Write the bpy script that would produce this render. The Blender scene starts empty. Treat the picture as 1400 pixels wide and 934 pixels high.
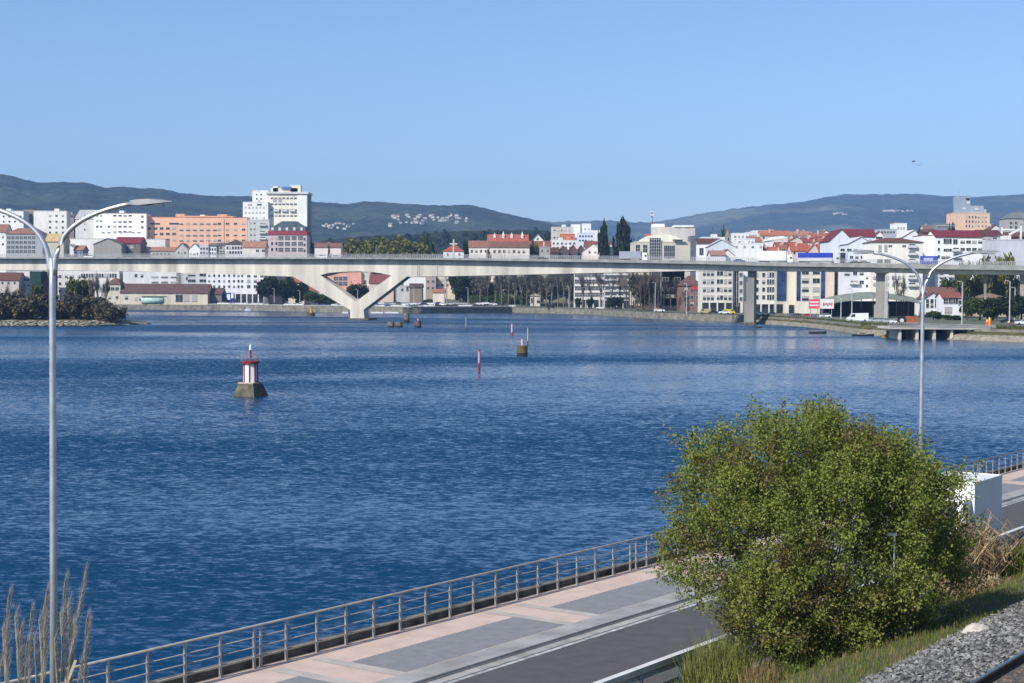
import bpy, math, random
import numpy as np
from mathutils import Vector, Matrix, noise as mnoise

R = math.radians
S = bpy.context.scene
COL = S.collection
random.seed(7)

# ------------------------------------------------------------------ camera
F, CX, CY = 2100.0, 700.0, 467.0
EYE = Vector((0, 0, 12.0))
cam = bpy.data.cameras.new('camera'); camo = bpy.data.objects.new('camera', cam); COL.objects.link(camo)
cam.sensor_width = 36.0; cam.lens = 36.0 * F / 1400.0
cam.clip_start = 0.5; cam.clip_end = 40000
CR = Matrix.Rotation(R(90 - 1.83), 3, 'X') @ Matrix.Rotation(R(0.35), 3, 'Z')
camo.matrix_world = Matrix.Translation(EYE) @ CR.to_4x4()
S.camera = camo

# ------------------------------------------------------------------ sky, sun, exposure
SUN_AZ, SUN_EL = math.atan2(-0.70, -0.71), R(40)     # azimuth measured from +Y towards +X
sdir = Vector((math.sin(SUN_AZ) * math.cos(SUN_EL), math.cos(SUN_AZ) * math.cos(SUN_EL), math.sin(SUN_EL)))
W = bpy.data.worlds.new('World'); S.world = W; W.use_nodes = True
nt = W.node_tree; bg = nt.nodes['Background']
sky = nt.nodes.new('ShaderNodeTexSky'); sky.sky_type = 'NISHITA'; sky.sun_disc = False
sky.sun_elevation = SUN_EL; sky.sun_rotation = SUN_AZ
sky.altitude = 0; sky.air_density = 1.0; sky.dust_density = 0.5; sky.ozone_density = 6.0
tint = nt.nodes.new('ShaderNodeMixRGB'); tint.blend_type = 'MULTIPLY'; tint.inputs[0].default_value = 1; tint.inputs[2].default_value = (1.0, .968, 1.0, 1)
nt.links.new(sky.outputs[0], tint.inputs[1]); nt.links.new(tint.outputs[0], bg.inputs[0]); bg.inputs[1].default_value = 0.12
sl = bpy.data.lights.new('sun', 'SUN'); sl.energy = 4.7; sl.angle = R(0.5); sl.color = (1, .965, .90)
so = bpy.data.objects.new('sun', sl); COL.objects.link(so)
so.rotation_euler = (-sdir).to_track_quat('-Z', 'Y').to_euler()
S.view_settings.view_transform = 'Standard'; S.view_settings.look = 'None'
S.view_settings.exposure = 0.35; S.view_settings.gamma = 1.0; S.view_settings.use_curve_mapping = False
S.cycles.max_bounces = 5; S.cycles.diffuse_bounces = 2; S.cycles.glossy_bounces = 2
S.cycles.transmission_bounces = 3; S.cycles.transparent_max_bounces = 6; S.cycles.volume_bounces = 0
S.cycles.caustics_reflective = False; S.cycles.caustics_refractive = False
S.cycles.use_denoising = True

# ------------------------------------------------------------------ pixel to world
def ray(px, py): return CR @ Vector(((px - CX) / F, (CY - py) / F, -1.0))
def at(px, py, D):
    d = ray(px, py); return EYE + d * (D / d.y)
def onz(px, py, z=0.0):
    d = ray(px, py); return EYE + d * ((z - EYE.z) / d.z)
def pxm(D): return F / D
def interp(x, t):
    if x <= t[0][0]: return t[0][1]
    for (a, b), (c, d) in zip(t, t[1:]):
        if x <= c: return b + (d - b) * (x - a) / (c - a)
    return t[-1][1]

# ------------------------------------------------------------------ materials
def lin(c): return tuple(((v / 255.) / 12.92 if v <= 10 else (((v / 255.) + .055) / 1.055) ** 2.4) for v in c)
_M = {}
def mat(name, col, rough=.8, var=.18, scale=3.0, metal=0.0, spec=.3, bump=0.0, detail=5, col2=None, island=0.0, stretch=None, transl=0.0):
    if name in _M: return _M[name]
    m = bpy.data.materials.new(name); m.use_nodes = True; n = m.node_tree; b = n.nodes['Principled BSDF']
    b.inputs['Roughness'].default_value = rough; b.inputs['Metallic'].default_value = metal
    b.inputs['Specular IOR Level'].default_value = spec
    tc = n.nodes.new('ShaderNodeTexCoord'); no = n.nodes.new('ShaderNodeTexNoise')
    no.inputs['Scale'].default_value = scale; no.inputs['Detail'].default_value = detail
    src = tc.outputs['Object']
    if stretch:
        mp = n.nodes.new('ShaderNodeMapping'); mp.inputs['Scale'].default_value = stretch
        n.links.new(src, mp.inputs[0]); src = mp.outputs[0]
    n.links.new(src, no.inputs['Vector'])
    c2 = col2 if col2 else tuple(max(0, v * (1 - var * 1.6)) for v in col)
    c1 = col if col2 else tuple(min(1, v * (1 + var * .5)) for v in col)
    rp = n.nodes.new('ShaderNodeValToRGB')
    rp.color_ramp.elements[0].position = .3; rp.color_ramp.elements[1].position = .68
    rp.color_ramp.elements[0].color = (*c2, 1); rp.color_ramp.elements[1].color = (*c1, 1)
    n.links.new(no.outputs['Fac'], rp.inputs[0]); out = rp.outputs[0]
    if island:
        g = n.nodes.new('ShaderNodeNewGeometry'); hs = n.nodes.new('ShaderNodeHueSaturation')
        mr = n.nodes.new('ShaderNodeMapRange'); mr.inputs[3].default_value = 1 - island; mr.inputs[4].default_value = 1 + island
        n.links.new(g.outputs['Random Per Island'], mr.inputs[0]); n.links.new(mr.outputs[0], hs.inputs['Value'])
        n.links.new(out, hs.inputs['Color']); out = hs.outputs[0]
    n.links.new(out, b.inputs['Base Color'])
    if bump:
        bp = n.nodes.new('ShaderNodeBump'); bp.inputs['Strength'].default_value = bump
        n.links.new(no.outputs['Fac'], bp.inputs['Height']); n.links.new(bp.outputs[0], b.inputs['Normal'])
    if transl:
        tr = n.nodes.new('ShaderNodeBsdfTranslucent'); mx = n.nodes.new('ShaderNodeMixShader'); mx.inputs[0].default_value = transl
        n.links.new(out, tr.inputs[0]); n.links.new(b.outputs[0], mx.inputs[1]); n.links.new(tr.outputs[0], mx.inputs[2])
        n.links.new(mx.outputs[0], n.nodes['Material Output'].inputs[0])
    _M[name] = m; return m
def wallmat(rgb):       # painted render with faint streaks and grime
    return mat('paint_%02x%02x%02x' % rgb, tuple(v * .92 for v in lin(rgb)), .85, .10, .35, stretch=(1, 1, .25))
def roofmat(rgb):       # clay tiles weathered in patches
    g = sum(rgb) / 3.; rgb = tuple(int(.76 * v + .24 * g) for v in rgb)
    return mat('tile_%02x%02x%02x' % rgb, tuple(v * .85 for v in lin(rgb)), .9, .34, 1.2, island=0, detail=8)
GLASS = mat('window_glass', (.035, .045, .055), .12, .5, .3, spec=.5)
GLASSB = mat('blue_glass', (.03, .07, .16), .1, .4, .2, spec=.5)
FRAME = mat('window_frame', (.62, .62, .60), .6, .1, 2)
SHUT = mat('shutter', (.42, .40, .37), .7, .15, 2)
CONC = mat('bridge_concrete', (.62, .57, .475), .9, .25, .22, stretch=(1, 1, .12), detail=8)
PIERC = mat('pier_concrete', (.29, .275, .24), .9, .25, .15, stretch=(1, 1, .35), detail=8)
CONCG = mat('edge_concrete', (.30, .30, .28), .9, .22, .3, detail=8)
DARK = mat('dark_void', (.02, .02, .022), .8, .3, 1)
STEEL = mat('galvanised_steel', (.52, .54, .57), .42, .12, 4, metal=.75)
GREYST = mat('grey_paint', (.36, .38, .40), .5, .12, 4, metal=.3)
WHITE = mat('white_paint', (.78, .78, .77), .5, .06, 1)
TYRE = mat('tyre_rubber', (.02, .02, .02), .8, .2, 5)
BARK = mat('bark', (.10, .085, .07), .9, .3, 4)

# ------------------------------------------------------------------ mesh helpers
class MB:
    def __init__(s): s.v, s.f, s.m = [], [], []
    def add(s, vs, fs, mi=0):
        k = len(s.v); s.v += [tuple(v) for v in vs]; s.f += [tuple(i + k for i in f) for f in fs]; s.m += [mi] * len(fs); return s
    def box(s, x0, y0, z0, x1, y1, z1, mi=0):
        return s.add([(x0, y0, z0), (x1, y0, z0), (x1, y1, z0), (x0, y1, z0), (x0, y0, z1), (x1, y0, z1), (x1, y1, z1), (x0, y1, z1)],
                     [(0, 3, 2, 1), (4, 5, 6, 7), (0, 1, 5, 4), (1, 2, 6, 5), (2, 3, 7, 6), (3, 0, 4, 7)], mi)
    def prism_y(s, poly, y0, y1, mi=0):      # poly: (x,z) counter-clockwise seen from -y, extruded along y
        n = len(poly)
        vs = [(x, y0, z) for x, z in poly] + [(x, y1, z) for x, z in poly]
        return s.add(vs, [tuple(range(n)), tuple(range(2 * n - 1, n - 1, -1))] + [((i + 1) % n, i, n + i, n + (i + 1) % n) for i in range(n)], mi)
    def prism_x(s, poly, x0, x1, mi=0):      # poly: (y,z)
        n = len(poly)
        vs = [(x0, y, z) for y, z in poly] + [(x1, y, z) for y, z in poly]
        return s.add(vs, [tuple(range(n)), tuple(range(2 * n - 1, n - 1, -1))] + [((i + 1) % n, i, n + i, n + (i + 1) % n) for i in range(n)], mi)
    def frustum(s, cx, cy, z0, z1, r0, r1, n=10, mi=0, ph=0):
        vs = []
        for z, r in ((z0, r0), (z1, r1)):
            vs += [(cx + r * math.cos(ph + 2 * math.pi * i / n), cy + r * math.sin(ph + 2 * math.pi * i / n), z) for i in range(n)]
        return s.add(vs, [(i, (i + 1) % n, n + (i + 1) % n, n + i) for i in range(n)] + [tuple(range(n - 1, -1, -1)), tuple(range(n, 2 * n))], mi)
    def tube(s, pts, rs, n=6, mi=0):
        pts = [Vector(p) for p in pts]; k = len(pts); vs = []
        if not isinstance(rs, (list, tuple)): rs = [rs] * k
        for i, p in enumerate(pts):
            d = (pts[min(i + 1, k - 1)] - pts[max(i - 1, 0)]).normalized()
            a = d.cross(Vector((0, 0, 1)) if abs(d.z) < .9 else Vector((1, 0, 0))).normalized(); b = d.cross(a)
            vs += [p + (a * math.cos(2 * math.pi * j / n) + b * math.sin(2 * math.pi * j / n)) * rs[i] for j in range(n)]
        fs = [(i * n + j, i * n + (j + 1) % n, (i + 1) * n + (j + 1) % n, (i + 1) * n + j) for i in range(k - 1) for j in range(n)]
        fs += [tuple(range(n - 1, -1, -1)), tuple(range((k - 1) * n, k * n))]
        return s.add(vs, fs, mi)
    def mesh(s, name, mats, smooth=False):
        me = bpy.data.meshes.new(name); me.from_pydata(s.v, [], s.f)
        for m in (mats if isinstance(mats, (list, tuple)) else [mats]): me.materials.append(m)
        me.polygons.foreach_set('material_index', s.m)
        if smooth: me.polygons.foreach_set('use_smooth', [True] * len(s.f))
        me.validate(); me.update(); return me
    def build(s, name, mats, parent=None, smooth=False):
        return link(name, s.mesh(name, mats, smooth), parent)
def link(name, me, parent=None, loc=None, scale=None, rz=None):
    o = bpy.data.objects.new(name, me); COL.objects.link(o); o.parent = parent
    if loc is not None: o.location = loc
    if scale is not None: o.scale = scale
    if rz is not None: o.rotation_euler = (0, 0, rz)
    return o
def npmesh(name, V, nper, mats, mi=None, smooth=False):   # V: (N*nper,3), one face per nper vertices
    V = np.asarray(V, dtype=np.float32); nv = len(V); nf = nv // nper
    me = bpy.data.meshes.new(name); me.vertices.add(nv); me.vertices.foreach_set('co', V.ravel())
    me.loops.add(nv); me.loops.foreach_set('vertex_index', np.arange(nv, dtype=np.int32))
    me.polygons.add(nf); me.polygons.foreach_set('loop_start', np.arange(0, nv, nper, dtype=np.int32))
    me.polygons.foreach_set('loop_total', np.full(nf, nper, dtype=np.int32))
    for m in (mats if isinstance(mats, (list, tuple)) else [mats]): me.materials.append(m)
    if mi is not None: me.polygons.foreach_set('material_index', np.asarray(mi, dtype=np.int32))
    me.update(calc_edges=True); return me
def tag(o, label, cat, group=None, kind=None):
    if label: o['label'] = label
    if cat: o['category'] = cat
    if group: o['group'] = group
    if kind: o['kind'] = kind
    return o
def empty(name, loc, label, cat, group=None, rz=0.0):
    o = bpy.data.objects.new(name, None); COL.objects.link(o); o.location = loc; o.rotation_euler = (0, 0, rz)
    o.empty_display_size = .5
    return tag(o, label, cat, group)
def structure(o): o['kind'] = 'structure'; return o
def stuff(o): o['kind'] = 'stuff'; return o
KIDS = {}
def copy_tree(o, parent=None):
    c = o.copy(); COL.objects.link(c)
    if parent is not None: c.parent = parent
    for ch in [x for x in o.children]: copy_tree(ch, c)
    return c
ORD = 'first second third fourth fifth sixth seventh eighth ninth tenth eleventh twelfth thirteenth fourteenth fifteenth sixteenth seventeenth eighteenth nineteenth twentieth'.split()
def grid(name, P, mats, mi=None, smooth=True):            # P: rows x cols array of points
    r, c = len(P), len(P[0]); b = MB(); b.v = [tuple(p) for row in P for p in row]
    for i in range(r - 1):
        for j in range(c - 1):
            b.f.append((i * c + j, i * c + j + 1, (i + 1) * c + j + 1, (i + 1) * c + j)); b.m.append(mi(i, j) if mi else 0)
    return b.build(name, mats, None, smooth)

# ------------------------------------------------------------------ land on the far side
SHORE = [(-900, 980), (150, 960), (300, 950), (430, 900), (560, 856), (700, 925), (800, 857), (900, 716), (1000, 655), (1100, 568),
         (1180, 466), (1300, 420), (1400, 402), (1700, 350), (2500, 260)]
def shore(px): return interp(px, SHORE)
LANDZ = [(0, 3.0), (260, 3.2), (330, 5.0), (450, 9), (650, 15), (1000, 22), (2000, 34), (12000, 40)]
def landz(px, D):       # the old town climbs a low hill behind the park
    k = min(1, max(0, (px - 400) / 40.)) * min(1, max(0, (860 - px) / 40.)) * min(1, max(0, (D - 1000) / 55.))
    k2 = min(1, max(0, (px - 440) / 30.)) * min(1, max(0, (730 - px) / 25.)) * min(1, max(0, (D - shore(px) - 12) / 36.))      # sloping quay car park
    return interp(D - shore(px), LANDZ) + 17 * k + 2.2 * k2

def build_far_ground():
    cols = list(range(-900, 2501, 25)); rows = [-.2, .0, .6, 12, 20, 34, 48, 60, 75, 90, 105, 120, 140, 160, 180, 210, 260, 300, 330, 400, 450, 550, 650, 1000, 2000, 4000, 8000]
    P = []
    for k, r in enumerate(rows):
        row = []
        for px in cols:
            D = shore(px) + max(0, r)
            rr = (px - CX) / F
            z = -1.0 if k == 0 else (3.0 if k == 1 else landz(px, D))
            row.append((rr * D, D, z))
        P.append(row)
    g = mat('far_ground', (.16, .15, .12), .95, .4, .05, col2=(.07, .09, .04))
    q = mat('quay_stone', (.27, .25, .20), .95, .35, .4, col2=(.12, .11, .085), detail=9)
    structure(grid('ground', P, [g, q], lambda i, j: 1 if i == 0 else 0, False))
build_far_ground()

def water_material():
    m = bpy.data.materials.new('river_water'); m.use_nodes = True; n = m.node_tree; b = n.nodes['Principled BSDF']
    b.inputs['Base Color'].default_value = (.002, .031, .076, 1); b.inputs['IOR'].default_value = 1.33
    b.inputs['Roughness'].default_value = .10; b.inputs['Specular IOR Level'].default_value = .5
    tc = n.nodes.new('ShaderNodeTexCoord')
    def nz(scale, st, rot, det, rough=.5):
        mp = n.nodes.new('ShaderNodeMapping'); mp.inputs['Scale'].default_value = st; mp.inputs['Rotation'].default_value = (0, 0, R(rot))
        t = n.nodes.new('ShaderNodeTexNoise'); t.inputs['Scale'].default_value = scale; t.inputs['Detail'].default_value = det
        t.inputs['Roughness'].default_value = rough
        n.links.new(tc.outputs['Object'], mp.inputs[0]); n.links.new(mp.outputs[0], t.inputs['Vector']); return t.outputs['Fac']
    def node(t, **kw):
        k = n.nodes.new(t)
        for q, v in kw.items(): setattr(k, q, v)
        return k
    def vm(op, a, c):
        k = node('ShaderNodeVectorMath', operation=op)
        for i, v in enumerate((a, c)):
            if isinstance(v, tuple): k.inputs[i].default_value = v
            elif v is not None: n.links.new(v, k.inputs[i])
        return k.outputs[0]
    def slope(scale, st, rot, det, amp):          # slopes of one family of wavelets
        mp = node('ShaderNodeMapping'); mp.inputs['Scale'].default_value = st; mp.inputs['Rotation'].default_value = (0, 0, R(rot))
        t = node('ShaderNodeTexNoise'); t.inputs['Scale'].default_value = scale; t.inputs['Detail'].default_value = det; t.inputs['Roughness'].default_value = .55
        n.links.new(tc.outputs['Object'], mp.inputs[0]); n.links.new(mp.outputs[0], t.inputs['Vector'])
        return vm('MULTIPLY', vm('SUBTRACT', t.outputs['Color'], (.5, .5, .5)), amp)
    patch = nz(.0085, (.30, 1.0, 1), 17, 5, .58); patch.node.inputs['Distortion'].default_value = .9
    mr = node('ShaderNodeMapRange'); mr.inputs[1].default_value = .42; mr.inputs[2].default_value = .585
    mr.inputs[3].default_value = 1.3; mr.inputs[4].default_value = .58; n.links.new(patch, mr.inputs[0])
    sl_ = vm('ADD', vm('ADD', slope(2.7, (.6, 1.2, 1), 12, 2, (.55, .95, 0)), slope(.6, (.7, 1.1, 1), -14, 1, (.16, .24, 0))), slope(6.0, (.75, 1.1, 1), 25, 1, (.32, .42, 0)))
    mb = node('ShaderNodeMapRange'); mb.inputs[1].default_value = .40; mb.inputs[2].default_value = .60      # wind lanes: rougher water tilts its facets more
    mb.inputs[3].default_value = -.22; mb.inputs[4].default_value = -.035; n.links.new(patch, mb.inputs[0])
    cb = node('ShaderNodeCombineXYZ'); n.links.new(mb.outputs[0], cb.inputs[1])
    sl_ = vm('MINIMUM', vm('ADD', sl_, cb.outputs[0]), (9, .0, 9))
    sc = node('ShaderNodeVectorMath', operation='SCALE'); n.links.new(sl_, sc.inputs[0]); n.links.new(mr.outputs[0], sc.inputs['Scale'])
    nn = vm('NORMALIZE', vm('ADD', sc.outputs[0], (0, 0, 1)), None)
    n.links.new(nn, b.inputs['Normal'])
    return m
wm = water_material()
wb = MB(); wb.add([(-1500, -80, 0), (1500, -80, 0), (1500, 1500, 0), (-1500, 1500, 0)], [(0, 1, 2, 3)])
structure(wb.build('water', wm))

# ------------------------------------------------------------------ hills
def hill(name, ridge, D0, D1, D2, step, amp, material, seed):
    pxs = list(range(ridge[0][0], ridge[-1][0] + 1, step)); ts = [0, .08, .16, .25, .34, .43, .52, .6, .68, .76, .84, .92, 1.0, 1.25, 1.6, 2.0]
    P = []
    for t in ts:
        row = []
        for px in pxs:
            zr = at(px, interp(px, ridge), D1).z
            zr += D1 / F * (1.2 * mnoise.noise((px * .11, seed, 0)) + 1.1 * mnoise.noise((px * .37, seed, 3)) + .8 * mnoise.noise((px * .9, seed, 6)))
            D = D0 + (D1 - D0) * t if t <= 1 else D1 + (D2 - D1) * (t - 1)
            pr = (t ** 1.25) if t <= 1 else max(0, 1 - (t - 1) * 1.1)
            x = (px - CX) / F * D
            z = zr * pr + (amp * (mnoise.fractal((x * .0016, D * .0016, seed), 1.0, 2.0, 4)) * math.sin(min(t, 1) * math.pi) if t < 1 else 0)
            row.append((x, D, max(z, 6 if t > 0 else -1)))
        P.append(row)
    return structure(grid(name, P, material))
def hillmat(name, c1, c2, c3, sc):
    m = mat(name, c1, .95, .3, sc, col2=c2, detail=10)
    n = m.node_tree; b = n.nodes['Principled BSDF']; old = b.inputs['Base Color'].links[0].from_socket
    tc = n.nodes.new('ShaderNodeTexCoord'); t = n.nodes.new('ShaderNodeTexNoise'); t.inputs['Scale'].default_value = sc * .30; t.inputs['Detail'].default_value = 6
    n.links.new(tc.outputs['Object'], t.inputs['Vector'])
    rp = n.nodes.new('ShaderNodeValToRGB'); rp.color_ramp.elements[0].position = .52; rp.color_ramp.elements[1].position = .60
    n.links.new(t.outputs['Fac'], rp.inputs[0]); mx = n.nodes.new('ShaderNodeMixRGB'); mx.inputs[2].default_value = (*c3, 1)
    n.links.new(rp.outputs[0], mx.inputs[0]); n.links.new(old, mx.inputs[1]); n.links.new(mx.outputs[0], b.inputs['Base Color'])
    t2 = n.nodes.new('ShaderNodeTexNoise'); t2.inputs['Scale'].default_value = sc * 2.2; t2.inputs['Detail'].default_value = 8; n.links.new(tc.outputs['Object'], t2.inputs['Vector'])
    bp = n.nodes.new('ShaderNodeBump'); bp.inputs['Distance'].default_value = .5 / sc; bp.inputs['Strength'].default_value = .8
    n.links.new(t2.outputs['Fac'], bp.inputs['Height']); n.links.new(bp.outputs[0], b.inputs['Normal'])
    return m
HM1 = hillmat('near_forest', (.030, .042, .024), (.008, .014, .009), (.048, .058, .034), .010)
HM2 = hillmat('far_forest', (.045, .055, .036), (.014, .022, .016), (.13, .13, .08), .0045)
hill('hills', [(-900, 262), (-600, 250), (-300, 246), (-100, 236), (0, 238), (10, 239), (35, 246), (60, 250), (95, 249), (120, 250), (145, 257), (165, 255), (190, 257),
     (220, 258), (250, 264), (275, 267), (300, 268), (330, 268), (430, 276), (470, 279), (500, 275), (560, 279), (600, 281), (640, 280), (660, 284),
     (680, 290), (700, 294), (720, 298), (740, 303), (770, 311), (820, 325), (900, 345), (960, 380)], 2200, 4600, 7000, 5, 26, HM1, 3.1)
hill('hills', [(300, 345), (600, 320), (680, 310), (740, 303), (780, 303), (830, 301), (870, 304), (900, 303), (920, 299), (970, 290), (1010, 284), (1060, 279), (1090, 276), (1120, 271),
     (1150, 266), (1200, 265), (1250, 265), (1290, 268), (1330, 270), (1360, 268), (1400, 265), (1500, 262), (1700, 275), (2000, 290), (2500, 310)], 3800, 8500, 11500, 7, 40, HM2, 9.4)

# ------------------------------------------------------------------ near bank (road frame: u along the road, v across it towards the railway)
P0 = Vector((-7.5, 39.0, 0)); DU = Vector((.569, .822, 0)); DV = Vector((.822, -.569, 0)); ROAD_RZ = math.atan2(DU.y, DU.x)
def zr(u): return 2.02 - .0135 * u
PROF = [(-9, 0), (9.3, 0), (10.4, .12), (12.5, .70), (14.6, 1.65), (16.2, 2.10), (17.6, 2.42), (23, 2.46), (60, 2.6)]
def N(u, v, dz=0.0):
    p = P0 + DU * u + DV * v; return Vector((p.x, p.y, zr(u) + dz))
def prof(v): return interp(v, PROF)
def strip(name, v0, v1, u0, u1, dz0, dz1, m, nseg=1, kind=True):
    b = MB()
    for k in range(nseg):
        a, c = u0 + (u1 - u0) * k / nseg, u0 + (u1 - u0) * (k + 1) / nseg
        b.add([N(a, v0, dz0), N(a, v1, dz1), N(c, v1, dz1), N(c, v0, dz0)], [(0, 1, 2, 3)])
    return structure(b.build(name, m))
def loft(name, sec, u0, u1, m, smooth=False):        # open section [(v,dz)...] swept along the road
    b = MB()
    for (v0, a), (v1, c) in zip(sec, sec[1:]):
        b.add([N(u0, v0, a), N(u0, v1, c), N(u1, v1, c), N(u1, v0, a)], [(0, 1, 2, 3)])
    return b
U0, U1 = -28, 140
PINK = mat('pink_paving', tuple(v * .68 for v in lin((228, 204, 189))), .9, .10, 1.3, col2=tuple(v * .60 for v in lin((222, 195, 178))), detail=10)
GREYP = mat('grey_paving', (.20, .20, .205), .9, .09, 2.5, detail=10)
KERB = mat('kerb_concrete', (.31, .30, .285), .9, .20, .9, detail=10)
GUT = mat('gutter_concrete', (.33, .32, .30), .9, .25, 1.6, detail=10)
ASPH = mat('asphalt', (.085, .08, .079), .92, .10, 1.6, detail=12, stretch=(1, 1, 1))
LINE = mat('road_paint', (.44, .44, .42), .7, .4, 2.5, detail=8)
STONE = mat('seawall_stone', (.13, .12, .095), .95, .45, 1.5, detail=9, bump=.4)
SOIL = mat('bank_soil', (.095, .085, .045), .95, .4, .8, col2=(.05, .065, .022), detail=9)

rows = []
for k in range(0, 57):
    u = U0 + 3 * k
    rows.append([N(u, v, prof(v) - .03 + (.10 * mnoise.noise((u * .4, v * .6, 1)) if 10 < v < 15 else 0)) for v in (0, 4, 8.9, 9.3, 9.8, 10.4, 11.2, 12, 12.8, 13.6, 14.4, 15, 15.6, 16.3, 17, 17.6, 19.6, 23, 60)])
structure(grid('ground', rows, SOIL))
strip('promenade', 0.0, 3.5, U0, U1, .085, .085, PINK)
b = MB(); b2 = MB(); PER = 9.72
for k in range(-3, 15):
    ua = (48.5 - 39) / .822 - .45 + PER * k
    b.add([N(ua - 7.7, 1.55, .089), N(ua - 7.7, 3.45, .089), N(ua, 3.45, .089), N(ua, 1.55, .089)], [(0, 1, 2, 3)])
    for w0, w1 in ((0, .45), (1.57, 2.02)):
        b2.add([N(ua + w0, .55, .093), N(ua + w0, 3.5, .093), N(ua + w1, 3.5, .093), N(ua + w1, .55, .093)], [(0, 1, 2, 3)])
structure(b.build('promenade_panels', GREYP)); structure(b2.build('promenade_bands', mat('band_paving', (.40, .36, .32), .9, .12, 1.5)))
sec = [(3.5, .093), (4.12, .093), (4.13, .112), (4.32, .108), (4.36, .03), (4.36, .012)]
kb = MB()
for k in range(int((U1 - U0) / 1.5)):
    q = loft('kerb', sec, U0 + 1.5 * k + .004, U0 + 1.5 * k + 1.496, KERB); kb.add(q.v, q.f)
structure(kb.build('kerb', KERB)); strip('kerb_bed', 3.5, 4.34, U0, U1, .086, .086, STONE)
strip('gutter', 4.35, 4.68, U0, U1, .010, .006, GUT)
strip('road', 4.66, 9.35, U0, U1, .0, .0, ASPH)
strip('road_marking', 4.74, 4.88, U0, U1, .005, .005, LINE)
strip('road_marking', 8.42, 8.54, U0, U1, .005, .005, LINE)
structure(loft('seawall', [(-1.3, -4.5), (-.45, .12), (-.44, .29), (-.10, .29), (-.08, .085), (.02, .085)], U0, U1, STONE).build('sea_wall', STONE))

RST = mat('railing_steel', (.36, .35, .33), .5, .18, 3, metal=.45)
# railing along the water: posts, handrail, three rails
rl = empty('promenade_railing', N(0, .05, .085), 'long grey steel railing with thin posts along the pink promenade', 'railing', rz=ROAD_RZ)
inv = rl.matrix_basis.inverted() if False else None
SL = -.0135
def rl_pt(u, w, h): return (u, w, SL * u + h)        # local frame of things laid along the road (x along u, y away from the railway)
for h, r, nm in ((1.12, .036, 'handrail'), (.82, .016, 'rail'), (.56, .016, 'rail'), (.30, .018, 'rail')):
    MB().tube([rl_pt(-16, 0, h), rl_pt(85, 0, h)], r, 8).build(nm, RST, rl, True)
pm = MB(); pm.prism_x([(-.035, 0), (.035, 0), (.03, .5), (.035, .85), (.0, 1.1), (-.03, 1.1), (-.02, .8), (-.035, .45)], -.028, .028); pmesh = pm.mesh('post', RST)
us = []; u = 1.30 - 1.22 * 16
while u < 84: us.append(u); u += 1.22
for j in (-16.6, 1.55, 21.25, 41, 60.7): us.append(j)
for u in us[:98]: link('post', pmesh, rl, rl_pt(u, 0, 0))

# low steel guard rail on the railway side of the road
gr = empty('guard_rail', N(0, 9.62, 0), 'grey steel road guard rail with lower rider protection band beside the dark asphalt', 'guard rail', rz=ROAD_RZ)
def wbeam(h0, h1, y, dy):
    b = MB(); hs = [h0, h0 + .25 * (h1 - h0), h0 + .5 * (h1 - h0), h0 + .75 * (h1 - h0), h1]; off = [0, dy, .25 * dy, dy, 0]
    for k in range(4):
        q = [(-16, y + off[k], SL * -16 + hs[k]), (85, y + off[k], SL * 85 + hs[k]), (85, y + off[k + 1], SL * 85 + hs[k + 1]), (-16, y + off[k + 1], SL * -16 + hs[k + 1])]
        b.add(q, [(0, 1, 2, 3)]); b.add([(a, c - .012, e) for a, c, e in q], [(3, 2, 1, 0)])
    return b
GALV = mat('galvanised_band', (.60, .60, .58), .6, .12, 2)
bb_ = wbeam(.48, .80, .06, .08); bb_.add([(-16, .0, SL * -16 + .80), (85, .0, SL * 85 + .80), (85, .15, SL * 85 + .815), (-16, .15, SL * -16 + .815)], [(0, 1, 2, 3)]); bb_.add([(-16, .0, SL * -16 + .64), (85, .0, SL * 85 + .64), (85, .0, SL * 85 + .80), (-16, .0, SL * -16 + .80)], [(0, 1, 2, 3)]); bb_.build('beam', GALV, gr); wbeam(.08, .20, .06, .03).build('lower_beam', GALV, gr)  # pale flange added on top of the beam to catch the sun
gpm = MB().box(-.035, -.03, -.1, .035, .05, .66).mesh('post', GREYST)
for k in range(51): link('post', gpm, gr, (-15 + 2 * k, 0, SL * (-15 + 2 * k)))
cb = MB(); cb.prism_x([(-.35, 0), (.30, 0), (.24, .42), (-.28, .42)], -.28, .28)
cbo = cb.build('concrete_block', mat('pale_concrete', (.62, .60, .55), .9, .12, 3)); p = onz(889, 926, 2.05); cbo.location = N(14.4, 9.9, .0); cbo.rotation_euler = (0, 0, ROAD_RZ)
tag(cbo, 'small pale concrete block below the guard rail at the road edge', 'block')
ct = MB(); ct.box(-12, -.09, -.06, 60, .09, .16)
cto = ct.build('cable_trough', KERB); cto.location = N(9, 11.0, prof(11.0)); cto.rotation_euler = (0, math.atan(.0135), ROAD_RZ)
tag(cto, 'thin pale concrete cable trough running under the big bush', 'cable trough')

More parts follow.
